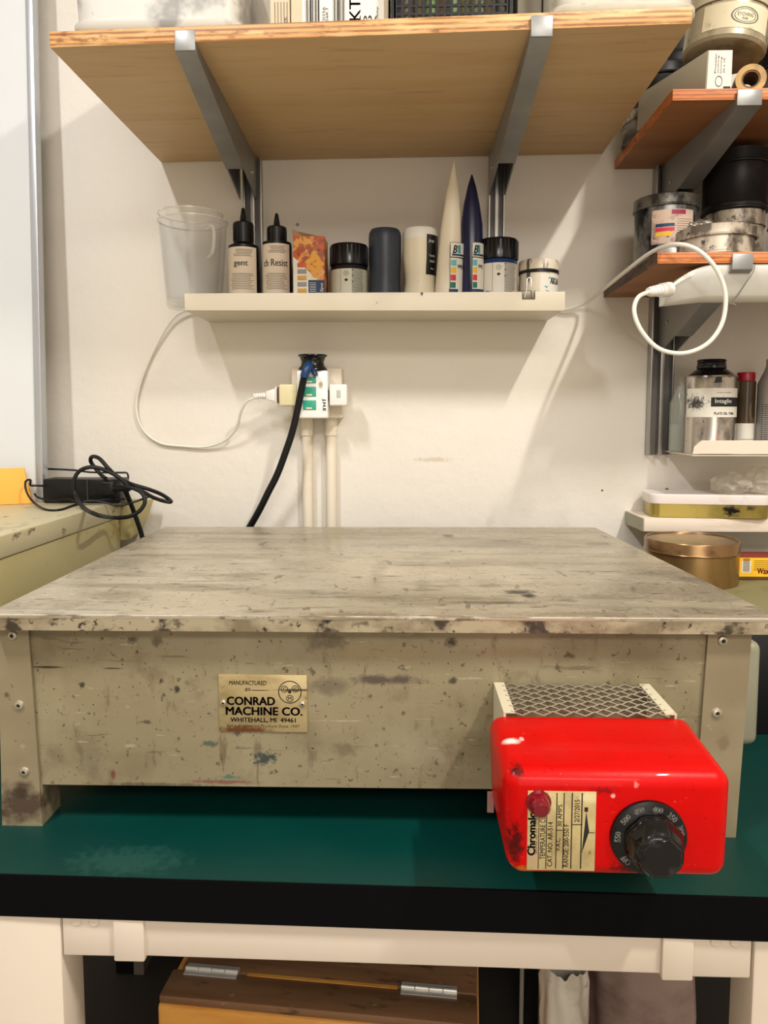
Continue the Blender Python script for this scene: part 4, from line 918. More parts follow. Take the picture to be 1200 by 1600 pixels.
# left travel adaptor, white plug with cord
ta = thing('travel_adaptor', 'beige square adaptor on the left side of the white adaptor', 'adaptor', (z6(480, 0, -.06).x, -.058, z6(0, 550, -.06).z))
m = MB(); bx(m, 412, 385, 546, 550, -.074, -.042, .003); m.build('body', M['beigeplug'], ta)
bz_ = z6(0, 470, -.058)
m = MB(); bx(m, 404, 404, 412.5, 530, -.071, -.045, .001); m.build('dark_gasket', mat('brown_gasket', (96, 66, 50), .5), ta)
wp = thing('white_extension_cord', 'thin white cord looping from the beige adaptor behind the ledge to the shelf lamp', 'cord', (z6(350, 0, -.058).x, -.058, bz_.z))
a_ = z6(403, 468, -.058); 
m = MB(); m.hexa([(z6(385, 0, -.058).x, -.069, z6(0, 524, -.058).z), (a_.x, -.070, z6(0, 530, -.058).z), (a_.x, -.046, z6(0, 530, -.058).z), (z6(385, 0, -.058).x, -.047, z6(0, 524, -.058).z)], [(z6(385, 0, -.058).x, -.069, z6(0, 408, -.058).z), (a_.x, -.070, z6(0, 402, -.058).z), (a_.x, -.046, z6(0, 402, -.058).z), (z6(385, 0, -.058).x, -.047, z6(0, 408, -.058).z)], .001)
xs = [z6(v, 0, -.058).x for v in (385, 345, 310, 225)]
m.hexa([(xs[2], -.064, z6(0, 502, -.058).z), (xs[0], -.069, z6(0, 516, -.058).z), (xs[0], -.047, z6(0, 516, -.058).z), (xs[2], -.052, z6(0, 502, -.058).z)], [(xs[2], -.064, z6(0, 440, -.058).z), (xs[0], -.069, z6(0, 418, -.058).z), (xs[0], -.047, z6(0, 418, -.058).z), (xs[2], -.052, z6(0, 440, -.058).z)], .002)
for k in range(5):
    xq = z6(300 - k * 18, 0, -.058).x; m.cyl((xq - .0022, -.058, bz_.z - .0005), (xq + .0012, -.058, bz_.z - .0005), .0058 - k * .0004, seg=14)
m.tube([(xs[2], -.058, bz_.z), (xs[3], -.058, z6(0, 482, -.058).z)], .0038, 10, 0)
m.build('plug', M['offwhite'], wp)
c_ = [(398, 621, -.058), (385, 628, -.055), (376, 645, -.045), (370, 668, -.03), (352, 688, -.016), (322, 698, -.008), (285, 697, -.006), (250, 692, -.006), (224, 672, -.006), (213, 640, -.006), (219, 600, -.006), (238, 552, -.006), (262, 508, -.010), (283, 488, -.012), (320, 479, -.010)]
m = MB(); m.tube([PY(x, y, Y) for x, y, Y in c_], .0024, 8, 5)
m.build('cord', M['cordwhite'], wp)
c_ = [(855, 482, -.006), (885, 483, -.012), (918, 471, -.03), (948, 448, -.10), (985, 418, -.20), (1020, 393, -.28), (1055, 382, -.34), (1085, 388, -.355), (1110, 408, -.36), (1128, 438, -.36), (1134, 470, -.36), (1127, 508, -.36), (1104, 538, -.36), (1068, 552, -.36), (1030, 545, -.355), (1003, 518, -.35), (991, 488, -.345), (996, 466, -.335), (1012, 457, -.325), (1030, 455, -.31)]
m = MB(); m.tube([PY(x, y, Y) for x, y, Y in c_], .0031, 10, 5); m.build('cord', M['cordwhite'], wp)
m = MB(); p = PY(1013, 456, -.322); q_ = PY(1046, 452, -.30)
m.cyl(p, p.lerp(q_, .55), .0058, .0075, 12); m.cyl(p.lerp(q_, .55), q_, .0095, .0105, 12)
for k in range(3): s_ = p.lerp(q_, .1 + k * .16); m.cyl(s_, s_ + (q_ - p).normalized() * .003, .0072 + k * .0006, seg=12)
m.build('lamp_plug', M['offwhite'], wp)
# right square plug
wq = thing('white_plug_cube', 'white cube plug on the right side of the white adaptor', 'plug', (z6(850, 0, -.06).x, -.055, z6(0, 550, -.06).z))
m = MB(); bx(m, 790, 385, 922, 548, -.078, -.046, .003); m.build('body', M['offwhite'], wq)
m = MB(); bx(m, 779, 430, 791, 505, -.072, -.052, .001); m.build('neck', M['black'], wq)
tm = MB()
for k in range(5): p = z6(846 + k * 6, 490, -.0783); tm.box((p.x, -.0783, p.z), (p.x + .0005, -.0780, p.z + .014))
tm.build('print', M['inkgrey'], wq, smooth=False)

# ================================================================== RIGHT SHELVING
S1 = PY(960, 265, 0).z; S2 = PY(943, 465, 0).z
def rshelf(x0, z, yf, xr_, label, side_m, th=.0155, skew=0):
    m = MB(); m.hexa([(x0 + skew, yf, z), (xr_, yf, z), (xr_, -.001, z), (x0, -.001, z)], [(x0 + skew, yf, z + th), (xr_, yf, z + th), (xr_, -.001, z + th), (x0, -.001, z + th)], .0006)
    o = m.build('wall_shelf', [M['ply2'], M['plyedge2'], side_m]); tag(o, label, 'shelf')
    for f in o.data.polygons:
        if abs(f.normal.z) < .7: f.material_index = 1 if abs(f.normal.y) > .7 else 2
    return o
rshelf(.372, S1, -.295, 1.1, 'upper reddish plywood shelf on the right holding dirty tins', M['plyedge2'])
rshelf(.3585, S2, -.305, 1.1, 'reddish plywood shelf on the right just above the white lamp, with ink-stained edge', M['plydark'], skew=-.004)
standard(PY(1014, 600, -.014).x, PY(1051, 600, -.014).x, PY(1030, 711, -.014).z, 2.1, 'aluminium wall upright carrying the right-hand shelves', depth=.022)
ST_keep = ST; ST = .0155
arm(PY(1150, 150, -.297).x, PY(1189, 150, -.297).x, -.2985, PY(1036, 300, -.024).x, PY(1062, 300, -.024).x, S1, .08, 'steel bracket under the upper reddish shelf')
arm(PY(1143, 405, -.308).x, PY(1176, 405, -.308).x, -.3085, PY(1031, 540, -.024).x, PY(1056, 540, -.024).x, S2, .105, 'steel bracket behind the white lamp under the lower reddish shelf')
ST = ST_keep

# shelf lamp
def z5(x, y, Y): return PY(x / 4 + 900, y / 4 + 240, Y)
lp = thing('shelf_lamp', 'white batten lamp wired under the front of the right plywood shelf', 'lamp', (.6, -.26, S2 - .06))
xe = z5(600, 0, -.29).x; xd = z5(860, 0, -.29).x
zt_ = S2 - .0012; zb_ = z5(0, 925, -.27).z
poly = [(-.255, zt_), (-.302, zt_), (-.302, zt_ - .008), (-.296, zt_ - .016), (-.286, zb_ + .006), (-.278, zb_), (-.255, zb_)]
m = MB(); m.prism(poly, 0, xd, 1.05); m.build('body', mat('lamp_white', (226, 224, 214), .35), lp)
# end cap: lofted, narrowing to the left and down
b = bmesh.new(); rows = []
for k in range(9):
    t_ = k / 8; x = xd - (xd - xe) * t_; s_ = 1 - .55 * t_ ** 2.2; zc = zb_ + (zt_ - zb_) * .0
    row = []
    for (y_, z_) in poly: row.append(b.verts.new((x, -.255 + (y_ + .255) * (1 - .25 * t_), zb_ + (z_ - zb_) * s_ - .006 * t_)))
    rows.append(row)
n = len(poly)
for j in range(8):
    for i in range(n): b.faces.new([rows[j][i], rows[j][(i + 1) % n], rows[j + 1][(i + 1) % n], rows[j + 1][i]])
b.faces.new(rows[0]); b.faces.new(rows[-1]); bmesh.ops.recalc_face_normals(b, faces=b.faces)
MB()._merge(b).build('end_cap', mat('lamp_cap', (222, 220, 212), .4), lp)
m = MB(); m.tube([z5(1115, 700, -.306), z5(1110, 735, -.309), z5(1060, 810, -.303), z5(1010, 885, -.290), z5(975, 930, -.283), z5(1000, 945, -.283), z5(960, 935, -.281)], .0009, 6, 4); m.build('tie_wire', M['steel'], lp)

# ---- tins
def dirty(name, base, dk, am=.9, metal=.5, s=30, lo=.5):
    return mat(name, base, .38, metal, layers=[('n', (s, s, s * .6), lo, lo + .12, dk, am), ('n', (s * 3, s * 3, s * 3), .6, .68, (24, 22, 22), .85), ('n', (s * .4, s * .4, s * .4), .5, .65, dk, am * .5)])
M['tinA'] = dirty('inky_tin', (140, 140, 136), (34, 38, 44), .95, .7, 22, .44)
M['tinB'] = dirty('smeared_pale_tin', (196, 184, 166), (74, 64, 56), .85, .45, 34, .47)
M['tinC'] = dirty('black_tin', (34, 32, 32), (80, 72, 66), .4, .4, 24, .62)
M['tinD'] = dirty('grey_tin', (128, 124, 116), (40, 38, 38), .9, .6, 24, .46)
M['foil'] = mat('foil', (214, 210, 204), .25, .9, bump=.6, bscale=90)
def tin(x, y, z, r, h, label, m_, lidm=None, lid=.018, rx=0, ry=0, rz=0, name='ink_tin', cat='tin', group=None, beads=(0.12, .88)):
    t = thing(name, label, cat, (x, y, z), rz, group); t.rotation_euler = (rx, ry, rz)
    hb2 = h - lid
    m = MB(); m.lathe([(0, 0), (r * .96, 0), (r, .001), (r, .003), (r * .965, .005), (r * .965, hb2 * .12), (r * .985, hb2 * .14), (r * .965, hb2 * .16), (r * .965, hb2 - .001), (0, hb2 - .001)], seg=48); m.build('can', m_, t, local=True)
    m = MB(); m.lathe([(r * .98, hb2 - .001), (r * 1.02, hb2), (r * 1.025, hb2 + .0015), (r, hb2 + .003), (r, h - .003), (r * 1.005, h - .001), (r * .98, h), (r * .95, h - .002), (0, h - .003)], seg=48); m.build('lid', lidm or m_, t, local=True)
    return t
ZS2 = S2 + .0155 + .0004; ZS1 = S1 + .0155 + .0004
def xat(px, d): return (px - VX) / FPX * d
Yt = -.130; r = (PY(1090, 350, Yt).x - PY(990, 350, Yt).x) / 2 - .001
tA = tin(PY(1040, 350, Yt).x, Yt, ZS2, r, PY(1040, 299, Yt - r).z - ZS2, 'tall silver ink tin with a printed label, leftmost on the right shelf', M['tinA'], M['tinD'])
HA = lambda p_: PY(1040, p_, Yt - r).z - ZS2
lb = MB().patch(r * .985, -.75, .62, HA(380), HA(326), n=20).build('label', mat('smudged_tin_label', (200, 176, 158), .5, layers=[('n', (40, 40, 40), .5, .62, (120, 90, 90), .7), ('n', (90, 90, 90), .62, .7, (40, 34, 40), .8)]), tA, 'smudged paper label', local=True)
R_ = r * .99
for nm, c_, z0_, z1_, a0_, a1_ in (('blue_band', 'nav', HA(353), HA(348), -.62, -.05), ('red_band', 'red', HA(360), HA(354.5), -.62, -.05), ('yellow_band', 'yel', HA(368), HA(361.5), -.62, -.12), ('magenta_mark', None, HA(334), HA(327), -.15, .30)):
    MB().patch(R_, a0_, a1_, z0_, z1_, n=10).build(nm, M[c_] if c_ else mat('magenta_ink', (150, 30, 70), .5), lb, local=True)
m = MB()
for i in range(10): m.patch(R_, .02, .55, HA(374) + i * .0035, HA(374) + .0006 + i * .0035, n=6)
m.build('label_print', M['inkgrey'], lb, smooth=False, local=True)
tin(PY(1118, 370, -.247).x, -.247, ZS2, .0555, PY(1118, 347, -.30).z - ZS2, 'low pale ink tin with smeared rim, in front on the right shelf', M['tinB'], M['tinB'], .016)
fo = MB(); b = bmesh.new(); bmesh.ops.create_icosphere(b, subdivisions=3, radius=1)
for v in b.verts:
    k = 1 + .5 * noise.noise(v.co * 2.3); v.co = Vector((v.co.x * .017 * k, v.co.y * .012 * k, v.co.z * .006 * k + .006))
fo._merge(b, Matrix.Translation((PY(1097, 345, -.26).x, -.26, PY(1118, 347, -.30).z + .0006)))
tag(fo.build('foil_scrap', M['foil']), 'crumpled silver foil scrap on the low pale ink tin', 'foil')
tin(PY(1147, 340, -.10).x, -.10, ZS2, .047, PY(1147, 326, -.14).z - ZS2, 'pale ink tin behind the low tin, carrying a black tin', M['tinB'], M['tinB'], .024)
tin(PY(1147, 340, -.10).x, -.10, PY(1147, 326, -.14).z + .0004, .0525, S1 - .012 - PY(1147, 326, -.14).z, 'large black ink tin stacked on the pale tin', M['tinC'], M['tinC'], .022)
tin(.594, -.235, ZS2, .050, .066, 'grey ink tin at the right picture edge beside the low pale tin', M['tinD'], M['tinD'], .016)
tin(.70, -.12, ZS2, .05, .12, 'dark tin behind the grey ink tin at the right edge', M['tinC'], M['tinC'], .02)
# upper right shelf: pile of tins
tin(.418, -.070, ZS1, .052, .05, 'flat smeared tin at the back left of the upper reddish shelf', M['tinD'], M['tinB'], .016)
tin(.425, -.072, ZS1 + .0505, .054, .065, 'black tin stacked on the flat smeared tin, upper reddish shelf', M['tinC'], M['tinC'], .018)
tin(.455, -.062, ZS1 + .1160, .056, .16, 'tall black tin on top of the back stack, upper reddish shelf', M['tinC'], M['tinC'], .018)
# long pale carton pointing at the viewer
pbx = thing('long_carton', 'long pale carton with a printed white end on the upper reddish shelf', 'box', (.46, -.2, ZS1))
x0, x1 = PY(1103, 110, -.285).x, PY(1144, 110, -.285).x; zt_ = PY(1120, 78, -.285).z
xb0, xb1 = x0 - .052, x1 - .055
m = MB(); m.hexa([(x0, -.285, ZS1), (x1, -.285, ZS1), (xb1, -.14, ZS1), (xb0, -.14, ZS1)], [(x0 + .002, -.285, zt_), (x1, -.285, zt_), (xb1, -.14, zt_), (xb0 + .002, -.14, zt_)], .0008)
m.build('carton', mat('grey_beige_card', (176, 166, 146), .6), pbx)
m = MB(); m.quad((x0 + .0015, -.2858, ZS1 + .001), (x1 - .0008, -.2858, ZS1 + .001), (x1 - .0008, -.2858, zt_ - .001), (x0 + .003, -.2858, zt_ - .001)); el = m.build('end_label', M['lblwhite'], pbx)
tm = MB()
for i in range(4): tm.text(('Prussian', 'etching', 'blotting', '24 x 18')[i], (x0 + .014 + i * .004, -.2861, ZS1 + .024), .026 - i * .002, .0026, right=(0, 0, 1), up=(-1, 0, 0))
for k in range(24):
    a_ = 2 * math.pi * k / 24; a2 = 2 * math.pi * (k + 1) / 24; C_ = Vector((x0 + .018, -.2861, ZS1 + .013))
    e_ = lambda t_, s_: C_ + Vector((math.cos(t_) * .005 * s_, 0, math.sin(t_) * .0075 * s_))
    tm.quad(e_(a_, .85), e_(a2, .85), e_(a2, 1), e_(a_, 1))
tm.quad((x1 - .012, -.2861, ZS1 + .002), (x1 - .002, -.2861, ZS1 + .002), (x1 - .002, -.2861, ZS1 + .006), (x1 - .012, -.2861, ZS1 + .006))
tm.build('end_print', M['ink'], el, smooth=False)
# tape roll
tr = thing('tape_roll', 'amber tape roll beside the long pale carton on the upper reddish shelf', 'tape roll', (PY(1151, 115, -.25).x + .010, -.25, ZS1))
m = MB(); rr_ = .0205
C_ = Vector((tr.location.x, -.275, ZS1 + rr_))
m.lathe_on([(rr_ * .62, 0), (rr_, 0), (rr_, .045), (rr_ * .62, .045), (rr_ * .62, 0)], C_, C_ + Vector((.25, 1, 0)), 32); m.build('tape', mat('amber_tape', (190, 150, 80), .35, layers=[('n', (20, 90, 20), .5, .65, (130, 92, 40), .7)]), tr)
m = MB(); m.lathe_on([(rr_ * .5, .001), (rr_ * .62, .001), (rr_ * .62, .044), (rr_ * .5, .044), (rr_ * .5, .001)], C_, C_ + Vector((.25, 1, 0)), 32); m.build('core', mat('brown_core', (110, 84, 56), .7), tr)
# beige tin on top, tilted
zc = zt_ + .0008
tE = thing('ink_tin', 'beige tin with an oval paper label, tilted on top of the long carton', 'tin', (PY(1133, 60, -.24).x - .004, -.243, zc)); tE.rotation_euler = (R(-2), R(7), 0)
r = .057
M['beige_tin'] = mat('beige_tin', (176, 164, 138), .35, .3, layers=[('n', (20, 20, 20), .5, .64, (120, 108, 86), .7), ('n', (60, 60, 60), .64, .7, (50, 44, 38), .7)])
MB().lathe([(0, .008), (r * .94, .008), (r, .012), (r, .058), (r * .97, .06), (0, .06)], seg=48).build('can', M['beige_tin'], tE, local=True)
MB().lathe([(r * .98, .06), (r * 1.03, .06), (r * 1.03, .078), (r * .98, .081), (0, .08)], seg=48).build('lid', mat('cream_lid', (196, 186, 160), .3, .2, layers=[('n', (30, 30, 30), .6, .7, (90, 80, 64), .7)]), tE, local=True)
lb = MB().patch(r * 1.006, -.95, .75, .020, .055, n=20).build('label', mat('aged_label', (214, 202, 172), .5, layers=[('n', (50, 50, 50), .58, .7, (130, 116, 88), .6)]), tE, local=True)
m = MB()
R_ = r * 1.012
for q0, q1 in ((.0105, .0115), (.0085, .009)):
    b = bmesh.new(); vs = []
    for i in range(28):
        a_ = 2 * math.pi * i / 28; vs.append([b.verts.new((R_ * math.sin(.05 + 1.7 * q_ * math.cos(a_) / R_), -R_ * math.cos(.05 + 1.7 * q_ * math.cos(a_) / R_), .037 + q_ * math.sin(a_))) for q_ in (q0, q1)])
    for i in range(28): b.faces.new([vs[i][0], vs[(i + 1) % 28][0], vs[(i + 1) % 28][1], vs[i][1]])
    m._merge(b)
m.text('ETCHING', (0, 0, .036), .022, .0045, wrap=(0, 0, R_, -.14)); m.text('INK', (0, 0, .031), .009, .0035, wrap=(0, 0, R_, -.03)); m.build('label_print', M['inkgrey'], lb, smooth=False, local=True)
tin(.575, -.20, ZS1, .05, .075, 'dark smeared tin at the right edge of the upper reddish shelf', M['tinD'], M['tinC'], .018)
tin(.578, -.20, ZS1 + .0755, .052, .09, 'black tin at the right edge stacked on the dark smeared tin', M['tinC'], M['tinC'], .018)

# ================================================================== RIGHT METAL TRAY SHELF WITH BOTTLES
TRZ = 1.1755
def z7(x, y, Y): return PY(x / 3.81 + 960, y / 3.81 + 520, Y)
tr = thing('white_tray_shelf', 'white metal tray shelf on the right below the lamp, holding solvent bottles', 'shelf', (.7, -.09, TRZ))
xl_ = z7(340, 0, -.02).x
Yf_ = -.155
xf = z7(490, 0, Yf_).x
MB().hexa([(xf, Yf_, TRZ), (1.1, Yf_, TRZ), (1.1, -.002, TRZ), (xl_, -.002, TRZ)], [(xf, Yf_, TRZ + .002), (1.1, Yf_, TRZ + .002), (1.1, -.002, TRZ + .002), (xl_, -.002, TRZ + .002)]).build('tray_floor', M['white'], tr)
zt_ = z7(0, 640, Yf_).z; zb_ = z7(0, 720, Yf_).z
b = MB(); b.prism([(xf, zb_), (1.1, zb_), (1.1, zt_), (xf + .014, zt_), (xf + .002, zb_ + .012)], 1, Yf_ - .002, Yf_); b.build('tray_lip', mat('tray_enamel', (226, 212, 194), .45, layers=[('n', (60, 60, 60), .7, .75, (120, 96, 80), .7)]), tr)
BT = TRZ + .0024
# oil can
Y = -.10; k = (Y + 1.4) / FPX
x0, x1 = z7(462, 0, Y - .02).x, z7(768, 0, Y - .02).x; r = (x1 - x0) / 2; xc_ = (x0 + x1) / 2
H = lambda y_: z7(600, y_, Y - .03).z - BT
oc = thing('oil_can', 'silver metal plate oil can with black screw cap and white label', 'can', (xc_, Y, BT))
hs_ = H(255); hc = H(152); hn = H(205)
M['canmetal'] = mat('dented_tinplate', (196, 190, 182), .24, .95, layers=[('n', (26, 26, 14), .5, .62, (110, 104, 98), .8), ('n', (90, 90, 90), .66, .71, (30, 28, 26), .9), ('b', (-.004, -r, .02), (.0025, .02, .016), (214, 120, 86), .6, .2, 100)])
MB().lathe([(0, 0), (r * .98, 0), (r, .002), (r * .98, .004), (r * .98, hs_ - .004), (r * 1.005, hs_ - .002), (r * .99, hs_), (r * .94, hs_ + .001)], seg=48).build('can', M['canmetal'], oc, local=True)
MB().lathe([(r * .95, hs_), (r * .55, hn - .001), (r * .5, hn), (0, hn)], seg=48).build('shoulder', M['blacklid'], oc, 'dark conical shoulder', local=True)
m = MB(); m.lathe([(r * .50, hn - .002), (r * .56, hn), (r * .56, hn + .004), (r * .53, hn + .005), (r * .55, hn + .008), (r * .52, hn + .010), (r * .56, hc - .002), (r * .52, hc), (0, hc)], seg=40); m.build('cap', M['blacklid'], oc, 'black screw cap', local=True)
hl0, hl1 = H(502), H(330)
lb = MB().patch(r * .985, -1.45, 1.45, hl0, hl1, n=30).build('label', mat('ink_smudged_label', (226, 221, 208), .5, layers=[('b', (-r * .78, -r * .55, H(415)), (.010, .02, .009), (30, 28, 28), .95, .9, 260), ('n', (50, 50, 50), .62, .70, (110, 104, 98), .6)]), oc, 'white printed label', local=True)
R_ = r * .99; m = MB(); zz0, zz1 = H(440), H(385)
m.patch(R_, -.35, 1.45, zz0, zz1, n=16); 
m.text('PLATE OIL- THIN', (0, 0, H(488)), .036, .0042, wrap=(0, 0, R_ + .0002, -.22), bold=.02); m.text('www.intaglio', (0, 0, H(362)), .026, .0026, wrap=(0, 0, R_, -.15))
m.build('label_print', M['ink'], lb, smooth=False, local=True)
m = MB(); m.text('Intaglio', (0, 0, H(426)), .029, .0088, wrap=(0, 0, R_ + .0005, -.20), bold=.01); m.build('white_print', M['inkwhite'], lb, smooth=False, local=True)
m = MB(); m.quad(*[((r + .0005) * math.sin(u), -(r + .0005) * math.cos(u), v) for u, v in ((-.25, H(300)), (.02, H(296)), (.0, H(262)), (-.2, H(270)))]); m.build('ink_smudge', M['black'], oc, local=True)
# red capped bottle
Y = -.10; x0, x1 = z7(757, 0, Y).x, z7(872, 0, Y).x; r = (x1 - x0) / 2
rb = thing('red_capped_bottle', 'slim dark bottle with a red cap beside the oil can', 'bottle', ((x0 + x1) / 2, Y + .012, BT))
MB().lathe([(0, 0), (r, 0), (r, H(285)), (r * .8, H(275)), (0, H(275))], seg=32).build('bottle', mat('brown_glass', (70, 56, 40), .2, layers=[('n', (50, 50, 10), .55, .65, (180, 164, 130), .8)]), rb, local=True)
MB().lathe([(0, H(228)), (r * .86, H(228)), (r * .9, H(232)), (r * .9, H(282)), (r * .8, H(284))], seg=32).build('cap', mat('red_cap', (150, 16, 34), .35), rb, 'red cap', local=True)
lb = MB().patch(r * 1.01, -1.3, 1.3, .002, H(540), n=16).build('label', M['lblwhite'], rb, local=True)
m = MB()
for i in range(7): m.patch(r * 1.02, -.7, .8, .004 + i * .0032, .0047 + i * .0032, n=6)
m.build('label_print', M['inkgrey'], lb, smooth=False, local=True)
# grey bottle at the edge
Y = -.105; x0 = z7(872, 0, Y).x; r = .024
gb = thing('grey_printed_bottle', 'grey bottle covered in small print at the right picture edge', 'bottle', (x0 + r, Y, BT))
MB().lathe([(0, 0), (r, 0), (r, H(300)), (r * .6, H(220)), (r * .5, H(190)), (r * .5, H(150)), (0, H(150))], seg=32).build('bottle', mat('grey_bottle', (150, 146, 140), .35, .3), gb, local=True)
m = MB()
for i in range(22): m.patch(r * 1.01, -1.1, .9, .006 + i * .0036, .0070 + i * .0036, n=6)
m.build('label_print', M['ink'], gb, smooth=False, local=True)
# clear bottle behind
Y = -.045; x0, x1 = z7(346, 0, Y).x, z7(470, 0, Y).x; r = (x1 - x0) / 2
cbt = thing('clear_bottle', 'clear plastic bottle with a pointed neck left of the oil can', 'bottle', ((x0 + x1) / 2, Y, BT))
MB().lathe([(0, 0), (r * .97, 0), (r, .002), (r, z7(0, 420, Y).z - BT), (r * .3, z7(0, 320, Y).z - BT), (0, z7(0, 312, Y).z - BT)], seg=32).build('bottle', mat('greenish_clear', (206, 212, 200), .15, alpha=.3, spec=.8), cbt, local=True)
MB().lathe([(0, .002), (r * .94, .002), (r * .94, z7(0, 545, Y).z - BT), (0, z7(0, 545, Y).z - BT)], seg=32).build('liquid', mat('pale_liquid', (196, 200, 184), .1, alpha=.35), cbt, local=True)

# ================================================================== LOWER RIGHT SHELF
zs = 1.0655; yF = -.108
xb = PY(978, 797, 0).x
ls = thing('white_low_shelf', 'thick white shelf at lower right carrying the flat white-lidded tin', 'shelf', (.7, -.055, zs - .026))
MB().hexa([(xb, yF, 1.0425), (1.1, yF, 1.0425), (1.1, -.001, 1.0395), (xb, -.001, 1.0395)], [(xb, yF, zs), (1.1, yF, zs), (1.1, -.001, zs), (xb, -.001, zs)], .001).build('board', mat('shelf_white', (226, 212, 194), .5, layers=[('n', (10, 30, 60), .55, .7, (196, 180, 156), .6)]), ls)
MB().box((xb - .0015, yF + .002, 1.0425), (xb - .0002, -.0015, zs - .001)).build('end_strip', mat('green_grey_strip', (156, 154, 128), .5), ls)
# flat tin
def rrect(b, w_, d_, z, r, n=6):
    out = []
    for (sx, sy, s0) in ((1, 1, 0), (-1, 1, 90), (-1, -1, 180), (1, -1, 270)):
        for k in range(n + 1):
            a_ = R(s0 + 90 * k / n); out.append(b.verts.new((sx * (w_ - r) + r * math.cos(a_), sy * (d_ - r) + r * math.sin(a_), z)))
    return out
def loft(rings, b):
    n = len(rings[0])
    for j in range(len(rings) - 1):
        for i in range(n): b.faces.new([rings[j][i], rings[j][(i + 1) % n], rings[j + 1][(i + 1) % n], rings[j + 1][i]])
    b.faces.new(rings[0][::-1]); b.faces.new(rings[-1]); bmesh.ops.recalc_face_normals(b, faces=b.faces)
ft = thing('flat_tin', 'flat gold tin with a white lid on the low white shelf', 'tin', (0, 0, 0), R(-7))
pl_ = PY(1012, 800, -.085)
W2, D2 = .098, .042
cdir = Vector((math.cos(R(-7)), math.sin(R(-7)), 0)); nd = Vector((-cdir.y, cdir.x, 0))
ft.location = Vector((pl_.x + .002, -.095, zs + .0004)) + cdir * W2 + nd * (D2 - .0)
b = bmesh.new(); loft([rrect(b, W2 - .001, D2 - .001, 0, .016), rrect(b, W2, D2, .001, .016), rrect(b, W2, D2, .026, .016)], b)
MB()._merge(b).build('tin_base', mat('gold_tin', (168, 150, 78), .3, .7, layers=[('n', (14, 14, 14), .5, .65, (130, 116, 56), .7), ('b', (.035, -.042, .014), (.012, .02, .010), (24, 22, 20), 1, .6, 160), ('b', (.065, -.042, .018), (.006, .02, .004), (40, 34, 26), .8, .5, 160)]), ft, local=True)
b = bmesh.new(); loft([rrect(b, W2 + .0018, D2 + .0018, .024, .017), rrect(b, W2 + .002, D2 + .002, .0245, .017), rrect(b, W2 + .002, D2 + .002, .039, .017), rrect(b, W2 + .0005, D2 + .0005, .0405, .016)], b)
MB()._merge(b).build('lid', mat('white_tin_lid', (232, 224, 218), .3, layers=[('n', (14, 14, 14), .62, .72, (190, 176, 160), .6)]), ft, 'white lid', local=True)
# plastic wrap
M['film'] = mat('clear_film', (226, 220, 206), .1, alpha=.34, spec=1.0)
for (px0, px1, py0, seed, lab) in ((1112, 1172, 728, 1.3, 'small crumple of clear plastic wrap on the flat tin'), (1158, 1228, 718, 6.1, 'larger crumple of clear plastic wrap on the flat tin, at the picture edge')):
    Y = -.085; x0, x1 = PY(px0, 750, Y).x, PY(px1, 750, Y).x; zt_ = PY(0, py0, Y).z; z0 = zs + .0413
    b = bmesh.new(); bmesh.ops.create_icosphere(b, subdivisions=3, radius=1)
    for v in b.verts:
        c_ = v.co.copy(); k = 1 + .22 * (1 - abs(noise.noise(c_ * 2.2 + Vector((seed, 0, 0)))) * 3) + .14 * (1 - abs(noise.noise(c_ * 5 + Vector((0, seed, 0)))) * 3)
        v.co = Vector((c_.x * k * (x1 - x0) / 2.3, c_.y * k * .03, max(-1, c_.z * k) * (zt_ - z0) / 2.6))
    mz = min(v.co.z for v in b.verts)
    wr = MB()._merge(b, Matrix.Translation(((x0 + x1) / 2, Y, z0 - mz))).build('plastic_wrap', M['film'], smooth=False); tag(wr, lab, 'plastic wrap')
# right cabinet + round tin + yellow box
RZ_ = .979
rc = thing('low_cabinet', 'low dark cabinet with an olive top behind the hot plate on the right', 'cabinet', (.7, -.25, TZ))
MB().box((.385, -.44, TZ), (1.05, -.04, RZ_ - .004), .002).build('body', M['black'], rc)
MB().box((.383, -.442, RZ_ - .004), (1.052, -.038, RZ_), .001).build('cabinet_top', mat('olive_top', (132, 126, 88), .6, layers=[('n', (14, 14, 14), .5, .7, (98, 86, 58), .7)]), rc, 'olive top sheet')
d_ = 1.2; r = .0715
M['gold'] = mat('tarnished_gold_tin', (170, 138, 92), .30, .85, layers=[('n', (16, 16, 5), .45, .65, (118, 92, 56), .8), ('n', (80, 80, 80), .68, .73, (50, 40, 30), .8)])
rtin = thing('round_tin', 'round tarnished gold tin under the low white shelf', 'tin', (.455, -.205, RZ_ + .0004))
hT = 1.047 - RZ_
MB().lathe([(0, 0), (r * .98, 0), (r * .985, .002), (r * .985, hT - .018), (0, hT - .018)], seg=56).build('can', M['gold'], rtin, local=True)
MB().lathe([(r * .985, hT - .020), (r * 1.01, hT - .020), (r * 1.015, hT - .018), (r, hT - .016), (r, hT - .002), (r * .985, hT), (r * .96, hT), (r * .95, hT - .002), (0, hT - .002)], seg=56).build('lid', mat('gold_tin_lid', (138, 108, 74), .28, .85, layers=[('n', (30, 30, 30), .56, .68, (96, 70, 46), .8)]), rtin, local=True)
yb = thing('yellow_box', 'small yellow and red carton with a barcode beside the round gold tin', 'box', (.575, -.17, RZ_ + .0004))
Yy = -.20; x0 = PY(1150, 880, Yy).x; zt_ = PY(0, 864, Yy).z
MB().box((x0, Yy, RZ_ + .0004), (x0 + .13, Yy + .05, zt_), .0006).build('carton', mat('red_card', (130, 30, 20), .45), yb, 'dark red sides')
